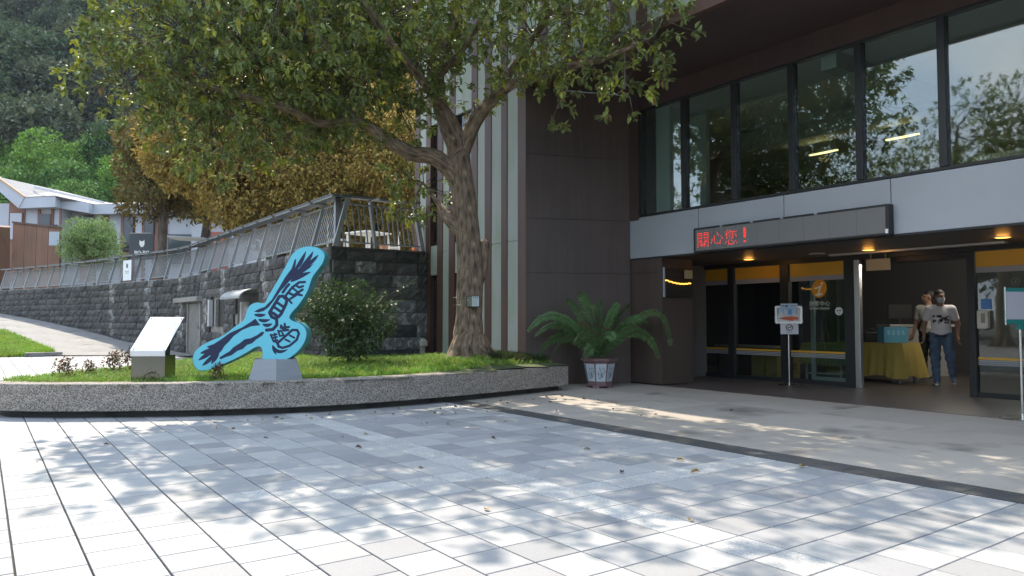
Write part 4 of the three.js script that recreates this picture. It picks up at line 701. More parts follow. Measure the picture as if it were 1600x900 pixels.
// trees standing round the plaza out of view, mirrored in the glass and the steel stand
for (const [u, v, k, s2, w] of [[-24, 9, 0, 1, 'beyond the open plaza, by its left edge'], [-30, 17, 1, 1.15, 'second along the left edge of the plaza'], [-27, 26, 0, 1.1, 'third along the left edge of the plaza'], [-33, 35, 1, 1.2, 'farthest along the left edge of the plaza'], [-16, -17, 1, 1.1, 'across the plaza opposite the planter'], [-7, -21, 0, 1.2, 'second across the plaza opposite the planter'], [3, -19, 1, 1, 'across the plaza opposite the entrance'], [-25, -8, 0, 1.1, 'at the corner of the plaza opposite the building']]) place([acaciaBig, bigGreen][k], 'plaza_tree', 'green tree ' + w, 'tree', u, 0, v, u, s2);

// ---------- pale gabled house behind the terrace ----------
{
  const S = 50 / 1155, D0 = 50, X = (px) => (px - 800) * S, Y = (py) => 1.2 - 2.7 + (501 - py) * S; // own frame: metres right, metres above the terrace
  const [u, v] = cf(0, D0), hs = thing('gabled_house', 'pale panelled house with brown pilasters and grey folded roof behind the terrace', 'house', [u, 2.7, v], CAM);
  const pale = mat([0.48, 0.51, 0.56], 0.6, { map: rep(T.plaster, 0.2) }), brn = mat([0.2, 0.1, 0.07], 0.7), roofM = mat([0.26, 0.26, 0.27], 0.8, { map: rep(T.streak, 0.15) }), glassM = phys([0.05, 0.06, 0.07], 0.08, {});
  const q = (x0, x1, y0, y1, z0, z1) => bx(x1 - x0, y1 - y0, Math.abs(z1 - z0), (x0 + x1) / 2, (y0 + y1) / 2, (z0 + z1) / 2);
  const wallR = q(X(92), X(345), -0.2, Y(318), -9, -1.2), wallL = q(X(-130), X(92), -0.2, Y(318), -9, 0);
  const w1 = mesh('wall', wallR, pale, hs), w2 = mesh('wall', wallL, pale, hs);
  const strip = (x0, x1, y0, y1, z, m, name, par) => mesh(name, q(X(x0), X(x1), Y(y1), Y(y0), z, z + 0.08), m, par);
  // right wing: pilasters and windows
  for (const [a, b] of [[108, 128], [140, 152], [172, 196], [206, 211], [226, 232], [243, 247]]) strip(a, b, 333, 440, -1.2, brn, 'pilaster', w1);
  for (const [a, b, y0, y1] of [[110, 126, 336, 375], [179, 193, 337, 383], [176, 193, 386, 390], [212, 226, 338, 362], [250, 286, 365, 410]]) { const f = strip(a - 1, b + 1, y0 - 1, y1 + 1, -1.1, M.frame, 'window', hs); mesh('pane', q(X(a), X(b), Y(y1), Y(y0), -1.02, -0.99), glassM, f); }
  strip(196, 206, 333, 440, -1.19, pale, 'pale_panel', w1); strip(286, 312, 300, 440, -1.1, pale, 'pale_panel', w1); strip(312, 318, 360, 440, -1.1, M.frame, 'pilaster', w1); strip(318, 345, 360, 440, -1.1, mat([0.35, 0.12, 0.08], 0.8), 'brick_panel', w1);
  // left wing
  for (const [a, b] of [[11, 36], [56, 60], [77, 81], [90, 93]]) strip(a, b, a === 11 ? 310 : 326, 440, 0, brn, 'pilaster', w2);
  for (const [a, b, y0, y1] of [[15, 33, 334, 375], [60, 77, 336, 375]]) { const f = strip(a - 1, b + 1, y0 - 1, y1 + 1, 0.1, brn, 'window', hs); mesh('pane', q(X(a), X(b), Y(y1), Y(y0), 0.18, 0.21), a === 15 ? pale : glassM, f); }
  const fl = strip(81.5, 88, 352, 357, 0.1, M.black, 'wall_lamp', w2);
  // eaves bands
  const shape = (pts, z0, z1) => { const s = new THREE.Shape(pts.map(([a, b]) => new THREE.Vector2(X(a), Y(b)))); return triUV(new THREE.ExtrudeGeometry(s, { depth: z1 - z0, bevelEnabled: false }).translate(0, 0, z0)); };
  mesh('eaves_band', shape([[36, 311], [92, 309], [92, 326], [36, 328]], 0.0, 0.7), pale, hs);
  mesh('eaves_band', shape([[-60, 240], [0, 279], [45, 311], [36, 328], [0, 297], [-60, 258]], 0.05, 0.75), pale, hs);
  mesh('eaves_band', shape([[92.2, 309.5], [135, 318], [135, 333], [92.2, 326]], -0.75, 0.0), pale, hs);
  mesh('eaves_band', shape([[135.2, 318], [345, 314], [345, 330], [135.2, 333]], -1.19, -0.5), pale, hs);
  // roof planes
  const poly = (pts) => { const g = new THREE.BufferGeometry(), p = []; for (let i = 1; i < pts.length - 1; i++) p.push(...pts[0], ...pts[i], ...pts[i + 1]); g.setAttribute('position', new THREE.Float32BufferAttribute(p, 3)); g.computeVertexNormals(); return triUV(g); };
  mesh('roof', poly([[X(45), Y(310.5), 0.75], [X(92), Y(308.5), 0.75], [X(137), Y(317.5), -0.4], [X(120), Y(302), -6], [X(-2), Y(272), -6], [X(0), Y(278.5), 0.75]]), roofM, hs);
  mesh('roof', poly([[X(135), Y(317.5), -0.5], [X(345), Y(313.5), -0.5], [X(345), Y(278), -8.5], [X(60), Y(286), -8.5], [X(118), Y(303), -5]]), roofM, hs);
  mesh('roof_verge', [bar(V3(X(0), Y(278), 0.78), V3(X(45), Y(310), 0.78), 0.1)], mat([0.5, 0.3, 0.15], 0.6), hs);
  mesh('roof_seam', [bar(V3(X(18), Y(284), -2), V3(X(126), Y(307), -2.6), 0.12)], mat([0.5, 0.5, 0.5], 0.6), hs);
}
{ // brown boundary wall in front of the house
  const [u, v] = cf(0, 45), S = 45 / 1155, X = (px) => (px - 800) * S, w = thing('boundary_wall', 'tall brown panelled wall corner in front of the gabled house', 'wall', [u, 2.7, v], CAM);
  const ht = 1.2 - 2.7 + (501 - 349) * S, m = mat([0.24, 0.125, 0.075], 0.7, { map: rep(T.streak, 0.3) });
  const x0 = X(16), x1 = X(91);
  const pan = 4; for (let k = 0; k < pan; k++) mesh('panel', bx((x1 - x0) / pan - 0.02, ht - (k / pan) * 0.35, 0.2, lerp(x0, x1, (k + 0.5) / pan), (ht - (k / pan) * 0.35) / 2, -0.12), m, w);
  mesh('return_panel', bar(V3(x0 - 0.1, ht / 2, 0), V3(x0 - 2.6, ht / 2, 1.6), ht, 0.2), m, w);
  mesh('cap', bar(V3(x0, ht + 0.06, -0.1), V3(x1, ht - 0.27, -0.1), 0.1, 0.34), M.brownStrip, w);
  mesh('grey_panel', bx(0.62, 0.85, 0.03, X(82), ht - 0.95, 0.0), mat([0.36, 0.4, 0.44], 0.5), w);
}
{ // cafe board and awning
  let [u, v] = cf(-20.1, 40);
  const b = thing('cafe_board', 'dark grey cafe signboard with white animal head and lettering', 'sign', [u, 2.7, v], CAM);
  const art = canvasTex(512, 512, (c) => { c.fillStyle = '#3d4449'; c.fillRect(0, 0, 512, 512); c.fillStyle = '#e8e8e4'; c.beginPath(); c.moveTo(215, 120); c.lineTo(240, 150); c.lineTo(290, 150); c.lineTo(318, 118); c.lineTo(322, 200); c.quadraticCurveTo(318, 250, 268, 275); c.quadraticCurveTo(215, 250, 210, 200); c.closePath(); c.fill(); c.fillStyle = '#3d4449'; c.beginPath(); c.arc(250, 210, 6, 0, 7); c.arc(285, 210, 6, 0, 7); c.fill(); c.fillRect(260, 238, 16, 6); c.fillStyle = '#e8e8e4'; c.font = 'bold 104px serif'; c.textAlign = 'center'; c.fillText('BO·BO', 266, 420); });
  mesh('panel', rbx(1.35, 1.45, 0.08, 0.05, 0, 2.5, 0), mat([0.05, 0.06, 0.065], 0.6), b);
  mesh('print', new THREE.PlaneGeometry(1.28, 1.35).translate(0, 2.49, 0.044), new THREE.MeshStandardMaterial({ map: art, roughness: 0.6 }), b);
  for (const s of [-1, 1]) mesh('leg', bx(0.07, 1.8, 0.07, s * 0.6, 0.9, 0), M.galvDark, b);
  [u, v] = cf(-19.0, 40.5);
  const a = thing('awning', 'small pale awning on a thin post beside the cafe board', 'awning', [u, 2.7, v], CAM);
  mesh('canopy', triUV(new THREE.BoxGeometry(2.2, 0.1, 1.8).rotateZ(-0.06).translate(1.15, 3.0, -0.4)), mat([0.4, 0.42, 0.42], 0.7), a);
  mesh('post', rod(V3(0.2, 0, 0.3), V3(0.2, 3.0, 0.3), 0.045), M.galv, a); mesh('post', rod(V3(2.1, 0, -1), V3(2.1, 2.9, -1), 0.045), M.galv, a);
}

// ---------- bird sculpture ----------
{
  const [u, v] = cf(-3.17, 9.95), b = thing('bird_sculpture', 'turquoise flying bird sculpture with navy markings on a grey pedestal', 'sculpture', [u, 0.4, v], CAM + 0.05);
  const k = 0.0022975, X = (x) => (x - 495) * k, Y = (y) => (836 - y) * k;
  const out = [[600, 105], [622, 82], [660, 64], [710, 60], [758, 73], [785, 105], [778, 148], [750, 192], [718, 236], [706, 270], [690, 318], [640, 400], [596, 452], [588, 476], [606, 494], [650, 508], [680, 540], [686, 580], [668, 630], [634, 674], [602, 700], [578, 713], [440, 713], [438, 672], [424, 642], [398, 645], [340, 680], [260, 722], [180, 757], [120, 777], [76, 776], [50, 747], [42, 708], [55, 670], [90, 636], [140, 609], [210, 578], [270, 532], [328, 486], [340, 450], [352, 415], [376, 393], [406, 387], [438, 396], [470, 342], [512, 268], [560, 180]];
  const curve = new THREE.CatmullRomCurve3(out.map(([x, y]) => V3(X(x), Y(y), 0)), true, 'centripetal').getSpacedPoints(220), sh = new THREE.Shape(curve.map((p) => new THREE.Vector2(p.x, p.y)));
  const teal = [0.085, 0.4, 0.47];
  mesh('body', new THREE.ExtrudeGeometry(sh, { depth: 0.28, bevelEnabled: true, bevelSize: 0.008, bevelThickness: 0.008, bevelOffset: -0.008, bevelSegments: 2 }).translate(0, 0, -0.14), mat([0.07, 0.3, 0.34], 0.5), b);
  const art = canvasTex(1024, 1024, (c) => {
    c.scale(1024 / 900, 1024 / 900); c.fillStyle = '#66bfce'; c.fillRect(0, 0, 900, 900); c.fillStyle = c.strokeStyle = '#0e1a40'; c.lineCap = c.lineJoin = 'round';
    const pg = (l) => { c.beginPath(); l.forEach(([x, y], i) => c[i ? 'lineTo' : 'moveTo'](x, y)); c.closePath(); c.fill(); };
    const ft = (l, w0) => { // feather: tapered stroke through a quadratic
      const [[x0, y0], [x1, y1], [x2, y2]] = l; const n = 14, A = [], B = []; for (let i = 0; i <= n; i++) { const t = i / n, x = (1 - t) ** 2 * x0 + 2 * t * (1 - t) * x1 + t * t * x2, y = (1 - t) ** 2 * y0 + 2 * t * (1 - t) * y1 + t * t * y2, dx = 2 * (1 - t) * (x1 - x0) + 2 * t * (x2 - x1), dy = 2 * (1 - t) * (y1 - y0) + 2 * t * (y2 - y1), m = Math.hypot(dx, dy) || 1, w = w0 * Math.sin(Math.PI * (0.08 + 0.9 * t)) ** 0.8; A.push([x - dy / m * w, y + dx / m * w]); B.unshift([x + dy / m * w, y - dx / m * w]); } pg([...A, ...B]); };
    const st = (l, w) => { c.lineWidth = w * 1.3; c.beginPath(); l.forEach(([x, y], i) => c[i ? 'lineTo' : 'moveTo'](x, y)); c.stroke(); };
    // upper wing
    pg([[386, 440], [412, 424], [446, 412], [486, 370], [520, 310], [560, 240], [596, 190], [612, 140], [622, 133], [618, 175], [608, 205], [640, 190], [690, 178], [722, 160], [700, 186], [660, 215], [620, 236], [585, 262], [560, 292], [534, 320], [500, 372], [470, 412], [440, 436], [410, 444]]);
    ft([[610, 205], [650, 160], [676, 90]], 12); ft([[640, 195], [690, 150], [718, 90]], 12); ft([[660, 190], [715, 150], [748, 110]], 11);
    ft([[592, 266], [640, 232], [706, 210]], 13);
    // lettering worked into the wing
    st([[548, 328], [566, 300], [582, 282]], 12); st([[562, 350], [600, 300], [640, 270], [672, 268]], 11); st([[578, 330], [610, 345], [660, 312]], 11); st([[600, 300], [640, 332]], 9); st([[590, 366], [630, 340], [656, 345]], 10); st([[620, 285], [640, 300], [662, 292]], 10); st([[568, 356], [598, 390]], 9);
    st([[476, 440], [512, 380], [528, 352], [548, 350], [572, 372], [566, 396], [540, 452], [524, 470], [500, 452], [476, 440]], 14); st([[512, 384], [552, 412]], 12); st([[498, 412], [538, 440]], 12);
    st([[474, 446], [486, 470], [514, 482], [516, 516], [494, 542], [458, 546]], 14);
    ft([[388, 456], [420, 466], [452, 456]], 10); ft([[412, 484], [440, 500], [478, 484]], 10); ft([[436, 512], [462, 526], [490, 508]], 10);
    // lower wing
    pg([[394, 480], [422, 518], [370, 524], [320, 545], [272, 580], [246, 612], [222, 636], [206, 664], [180, 690], [158, 700], [140, 690], [120, 672], [142, 654], [120, 640], [160, 626], [200, 600], [250, 562], [320, 530], [366, 500]]);
    ft([[160, 650], [120, 670], [86, 678]], 11); ft([[160, 664], [120, 690], [76, 718]], 12); ft([[172, 676], [140, 720], [98, 748]], 12); ft([[190, 676], [170, 710], [148, 738]], 11);
    pg([[446, 556], [436, 576], [400, 600], [376, 622], [350, 630], [326, 654], [296, 664], [262, 690], [230, 700], [200, 714], [194, 702], [222, 684], [250, 668], [272, 644], [306, 622], [336, 598], [370, 592], [406, 574], [430, 556]]);
    // tail lettering
    st([[540, 520], [556, 548], [580, 545]], 11); st([[538, 532], [585, 528]], 10); st([[560, 510], [566, 540]], 10);
    st([[482, 572], [500, 612], [520, 604]], 9); st([[490, 575], [516, 570]], 8); st([[488, 590], [518, 586]], 8); st([[504, 566], [512, 616]], 8); st([[524, 548], [534, 580], [556, 576], [540, 548], [524, 556]], 8);
    st([[530, 640], [520, 622], [560, 586], [604, 545], [632, 546], [642, 566], [630, 602], [590, 636], [550, 648], [526, 640]], 11); st([[566, 600], [590, 612]], 9); st([[590, 576], [616, 590]], 9);
    ft([[500, 640], [520, 690], [580, 656]], 10); ft([[494, 632], [500, 664], [516, 686]], 8);
  });
  const fg = new THREE.ShapeGeometry(new THREE.Shape(curve.map((p) => new THREE.Vector2(X(420) + (p.x - X(420)) * 0.99, Y(440) + (p.y - Y(440)) * 0.99)))), fp = fg.attributes.position, uv = fg.attributes.uv;
  for (let i = 0; i < fp.count; i++) uv.setXY(i, (fp.getX(i) / k + 495) / 900, 1 - (836 - fp.getY(i) / k) / 900);
  mesh('painted_face', fg.translate(0, 0, 0.1505), new THREE.MeshStandardMaterial({ map: art, roughness: 0.45, side: THREE.DoubleSide }), b);
  const ped = new THREE.CylinderGeometry(0.3, 0.4, 0.285, 6).rotateY(0.28).translate(0, 0.142, 0);
  mesh('pedestal', toCreasedNormals(ped, 0.3), mat([0.3, 0.32, 0.34], 0.55, { map: T.plaster }), b);
}
// ---------- steel information stand ----------
{
  const [u, v] = cf(-4.72, 9.62), t = thing('information_stand', 'polished steel information stand with slanted blank plate on the lawn edge', 'information stand', [u, 0.39, v], CAM);
  const mir = mat([0.2, 0.2, 0.17], 0.2, { metalness: 1 }), brushed = mat([0.72, 0.74, 0.76], 0.32, { metalness: 1 });
  mesh('base_box', rbx(0.44, 0.33, 0.3, 0.004, 0, 0.185, -0.15), mir, t);
  mesh('foot', bx(0.46, 0.03, 0.32, 0, 0.012, -0.15), mir, t);
  mesh('lip', rbx(0.45, 0.07, 0.012, 0.003, 0, 0.375, 0.012), brushed, t);
  const pl = new RoundedBoxGeometry(0.46, 0.68, 0.014, 2, 0.004).translate(0, 0.34, 0).rotateX(-0.88).translate(0, 0.41, 0.012);
  mesh('plate', pl, brushed, t);
  for (const [a, q] of [[-0.2, 0.03], [0.2, 0.03], [-0.2, 0.65], [0.2, 0.65]]) mesh('bolt', new THREE.CylinderGeometry(0.009, 0.009, 0.012, 10).rotateX(Math.PI / 2).translate(a, q, 0.01).rotateX(-0.88).translate(0, 0.41, 0.012), M.galvDark, t);
  mesh('strut', bx(0.3, 0.3, 0.02, 0, 0.4, -0.28), mir, t);
}
// ---------- fern in a pot ----------
{
  const t = thing('glazed_pot', 'mauve octagonal pot with pale flower-painted panels beside the entrance', 'pot', [9.0, 0, 9.85], CAM + Math.PI / 8);
  const clay = mat([0.2, 0.12, 0.125], 0.45, { map: T.plaster });
  const rg = (r0, r1, h, y) => toCreasedNormals(new THREE.CylinderGeometry(r1, r0, h, 8, 1).translate(0, y, 0), 0.3);
  mesh('body', rg(0.215, 0.3, 0.42, 0.27), clay, t);
  mesh('rim', [rg(0.335, 0.345, 0.035, 0.5), rg(0.31, 0.335, 0.025, 0.472)], clay, t);
  mesh('foot_ring', rg(0.225, 0.235, 0.045, 0.058), clay, t);
  for (let k = 0; k < 4; k++) mesh('foot', new THREE.BoxGeometry(0.12, 0.045, 0.06).translate(0, 0.022, 0.185).rotateY(k * Math.PI / 2 + Math.PI / 4), clay, t);
  const art = canvasTex(256, 384, (c) => { c.fillStyle = '#aab4ba'; c.fillRect(0, 0, 256, 384); const r = rng(12); for (let k = 0; k < 46; k++) { c.strokeStyle = c.fillStyle = ['#3d4b55', '#55656c', '#2e3a44'][k % 3]; c.lineWidth = 2 + r() * 4; const x = 30 + r() * 196, y = 120 + r() * 230; c.beginPath(); c.moveTo(x, y); c.quadraticCurveTo(x + 30 * (r() - 0.5), y - 40, x + 70 * (r() - 0.5), y - 60 - 40 * r()); c.stroke(); c.beginPath(); c.ellipse(x + 20 * (r() - 0.5), y - 30, 6 + 9 * r(), 3 + 4 * r(), r() * 3, 0, 7); c.fill(); } });
  const pm = new THREE.MeshStandardMaterial({ map: art, roughness: 0.35 });
  for (let k = 0; k < 8; k++) { const g = new THREE.BufferGeometry(), a = 0.077, b2 = 0.095, y0 = 0.12, y1 = 0.43, z = (y) => lerp(0.215, 0.3, (y - 0.06) / 0.42) * Math.cos(Math.PI / 8) + 0.004; g.setAttribute('position', new THREE.Float32BufferAttribute([-a, y0, z(y0), a, y0, z(y0), b2, y1, z(y1), -b2, y1, z(y1)], 3)); g.setAttribute('uv', new THREE.Float32BufferAttribute([0, 0, 1, 0, 1, 1, 0, 1], 2)); g.setIndex([0, 1, 2, 0, 2, 3]); g.computeVertexNormals(); mesh('painted_panel', g.rotateY(k * Math.PI / 4 + Math.PI / 8), pm, t); }
  mesh('soil', new THREE.CylinderGeometry(0.3, 0.3, 0.02, 8).translate(0, 0.49, 0), mat([0.03, 0.022, 0.016], 1, { map: T.soil }), t);
  const f = thing('fern', 'large arching green fern growing in the mauve pot', 'fern', [9.0, 0.5, 9.85], CAM), r = rng(21);
  const s = 0.0115, fr = [[-60, 72, -112, 42, 0.1], [-55, 56, -100, 34, -0.25], [-62, 40, -97, -2, 0.3], [-42, 40, -78, 4, 0.4], [-30, 70, -49, 90, -0.2], [-18, 80, -31, 100, 0.05], [-8, 60, -9, 84, 0.2], [14, 60, 29, 86, 0.1], [26, 60, 54, 86, -0.25], [82, 82, 109, 20, 0.1], [58, 48, 88, -2, 0.3], [-12, 22, -27, 2, 0.45], [35, 50, 60, 45, 0.5], [-35, 55, -60, 48, -0.6], [20, 66, 38, 70, -0.6], [8, 40, 16, 30, 0.6], [-25, 42, -44, 26, 0.6], [50, 62, 84, 52, -0.4], [2, 70, 6, 92, -0.3], [-14, 64, -22, 78, 0.35]];
  const rachis = [];
  for (const [px, py, tx, ty, tz] of fr) {
    const L = new Leaves(), a = V3((r() - 0.5) * 0.1, 0, (r() - 0.5) * 0.1), tip = V3(tx * s, ty * s, tz), pk = V3(px * s, py * s, tz * 0.5), m = pk.clone().multiplyScalar(2).sub(a.clone().add(tip).multiplyScalar(0.5)); m.lerp(pk, 0.25);
    const bz = (q) => a.clone().multiplyScalar((1 - q) ** 2).addScaledVector(m, 2 * q * (1 - q)).addScaledVector(tip, q * q), len = a.distanceTo(pk) + pk.distanceTo(tip), n = Math.round(len / 0.036), twist = (r() < 0.5 ? -1 : 1) * (0.55 + 0.5 * r());
    for (let i = 2; i < n; i++) {
      const q = i / n, p = bz(q), tg = bz(Math.min(1, q + 0.02)).sub(bz(q - 0.02)).normalize(), side = V3().crossVectors(tg, V3(0, 1, 0)); if (side.lengthSq() < 0.02) side.set(0, 0, 1).cross(tg); side.normalize(); side.applyAxisAngle(tg, twist); const nn = V3().crossVectors(side, tg).normalize();
      const w = 0.135 * Math.sin(Math.PI * (0.12 + 0.84 * q)) ** 0.6, vcol = 0.75 + 0.5 * r(), old = r() < 0.05;
      for (const e of [-1, 1]) L.leaf(p, side.clone().multiplyScalar(e).addScaledVector(tg, 0.35 + 0.2 * r()).addScaledVector(nn, 0.25 * (r() - 0.4)).normalize(), nn.clone().addScaledVector(tg, 0.4 * (r() - 0.5)), w * (0.85 + 0.3 * r()), 0.034, old ? [0.16, 0.1, 0.03] : [0.09 * vcol, 0.21 * vcol, 0.05 * vcol]);
    }
    mesh('frond', L.build(), leafM, f); rachis.push(tube([a, bz(0.25), bz(0.5), bz(0.75), tip], [0.008, 0.006, 0.005, 0.004, 0.002], 5));
  }
  stuff(mesh('rachises', rachis, mat([0.08, 0.1, 0.03], 0.7), f));
}
// ---------- tree plaque ----------
{
  const t = thing('tree_plaque', 'small framed plant name plaque wired to the tree trunk', 'plaque', [6.97, 1.52, 11.0], CAM);
  const art = canvasTex(256, 212, (c) => { c.fillStyle = '#aab0b0'; c.fillRect(0, 0, 256, 212); c.fillStyle = '#56604f'; c.fillRect(0, 0, 104, 212); const r = rng(2); for (let k = 0; k < 60; k++) { c.fillStyle = ['#39452f', '#8a8f7a', '#6f7a5c'][k % 3]; c.fillRect(r() * 96, r() * 200, 6 + r() * 14, 5 + r() * 12); } c.fillStyle = '#33383a'; for (let k = 0; k < 3; k++) c.fillRect(124 + k * 40, 18, 26, 24); c.fillStyle = '#7b8284'; for (let k = 0; k < 9; k++) c.fillRect(118, 58 + k * 16, 118 - (k % 3) * 14, 6); });
  mesh('frame', rbx(0.23, 0.19, 0.022, 0.006, 0.09, 0, 0.29), M.black, t);
  mesh('print', new THREE.PlaneGeometry(0.205, 0.168).translate(0.09, 0, 0.3025), new THREE.MeshStandardMaterial({ map: art, roughness: 0.4 }), t);
  for (const y of [-0.06, 0.07]) mesh('wire', new THREE.TorusGeometry(0.283, 0.003, 5, 40).rotateX(Math.PI / 2).translate(0, y, 0), M.galvDark, t);
}
single('wall_meter', 'small cream dome-topped utility box low on the dark stone wall', 'utility box', [rbx(0.17, 0.13, 0.1, 0.02, 8.0, 0.68, -14.5), new THREE.SphereGeometry(0.08, 14, 8, 0, 6.3, 0, 1.6).scale(1, 0.7, 0.6).translate(8.0, 0.735, -14.5), bx(0.1, 0.2, 0.05, 8.0, 0.56, -14.55)], mat([0.45, 0.43, 0.36], 0.6));

// ---------- scrolling message board ----------
{
  const t = thing('message_board', 'long black dot-matrix board with red characters at one end, on the fascia', 'message board', [U0, 2.57, 6.83]);
  mesh('housing', rbx(0.13, 0.43, 3.4, 0.01, -0.075, 0, 0), M.black, t);
  const W = 2048, H = 240, dots = [];
  const ch = [ // strokes on a 16 x 16 grid
    [[[1, 1], [1, 15]], [[1, 1], [6, 1]], [[6, 1], [6, 6]], [[1, 3], [6, 3]], [[1, 6], [6, 6]], [[9, 1], [9, 6]], [[9, 1], [14, 1]], [[14, 1], [14, 15]], [[9, 3], [14, 3]], [[9, 6], [14, 6]], [[4, 8], [3, 10]], [[3, 10], [6, 10]], [[6, 8], [4, 12]], [[10, 8], [9, 10]], [[9, 10], [12, 10]], [[12, 8], [10, 12]], [[6, 11], [6, 15]], [[9, 11], [9, 15]], [[4, 13], [11, 13]], [[13, 15], [14, 15]]],
    [[[2, 8], [1, 12]], [[5, 5], [5, 11]], [[5, 11], [7, 13]], [[7, 13], [12, 13]], [[12, 13], [12, 10]], [[8, 2], [10, 5]], [[13, 6], [15, 9]]],
    [[[4, 1], [1, 6]], [[3, 4], [3, 9]], [[7, 1], [5, 4]], [[6, 3], [14, 3]], [[10, 3], [10, 9]], [[7, 5], [6, 8]], [[13, 5], [14, 8]], [[8, 9], [10, 9]], [[2, 12], [1, 14]], [[5, 11], [5, 14]], [[5, 15], [11, 15]], [[11, 15], [11, 13]], [[8, 11], [9, 12]], [[13, 12], [15, 14]]],
    [[[6, 1], [6, 9]], [[8, 1], [8, 9]], [[7, 1], [7, 10]], [[6, 13], [8, 13]], [[6, 14], [8, 14]]]];
  ch.forEach((l, n) => { const got = new Set(); for (const [[a, b], [c, d]] of l) { const m = Math.max(Math.abs(c - a), Math.abs(d - b), 1); for (let i = 0; i <= m; i++) got.add(Math.round(lerp(a, c, i / m)) * 100 + Math.round(lerp(b, d, i / m))); } for (const q of got) dots.push([22 + n * 178 + Math.floor(q / 100) * 10.4, 32 + (q % 100) * 11.2]); });
  const face = (bg, off) => canvasTex(W, H, (c) => { c.fillStyle = bg; c.fillRect(0, 0, W, H); c.fillStyle = off; if (off) for (let x = 8; x < W; x += 10.4) for (let y = 8; y < H; y += 11.2) c.fillRect(x - 2.6, y - 2.6, 5.2, 5.2); if (off) { c.fillStyle = '#3a3a3a'; for (let k = 1; k < 8; k++) c.fillRect(k * 256, 0, 2, H); } c.fillStyle = off ? '#a02018' : '#ff2a22'; for (const [x, y] of dots) { c.beginPath(); c.arc(x, y, 4.4, 0, 7); c.fill(); } });
  mesh('screen', new THREE.PlaneGeometry(3.3, 0.36).rotateY(-Math.PI / 2).translate(-0.1415, 0, 0), new THREE.MeshStandardMaterial({ map: face('#6f6e6c', '#5c5a58'), emissiveMap: face('#000000', null), emissive: lin(1, 1, 1), emissiveIntensity: 0.4, roughness: 0.6 }), t);
  for (const z of [-1.1, -0.5, 0.05, 0.62]) mesh('clip', bx(0.02, 0.025, 0.05, -0.145, 0.2, z), M.galv, t);
  mesh('lock_plate', bx(0.02, 0.06, 0.035, -0.145, -0.16, 1.67), M.white, t);
}
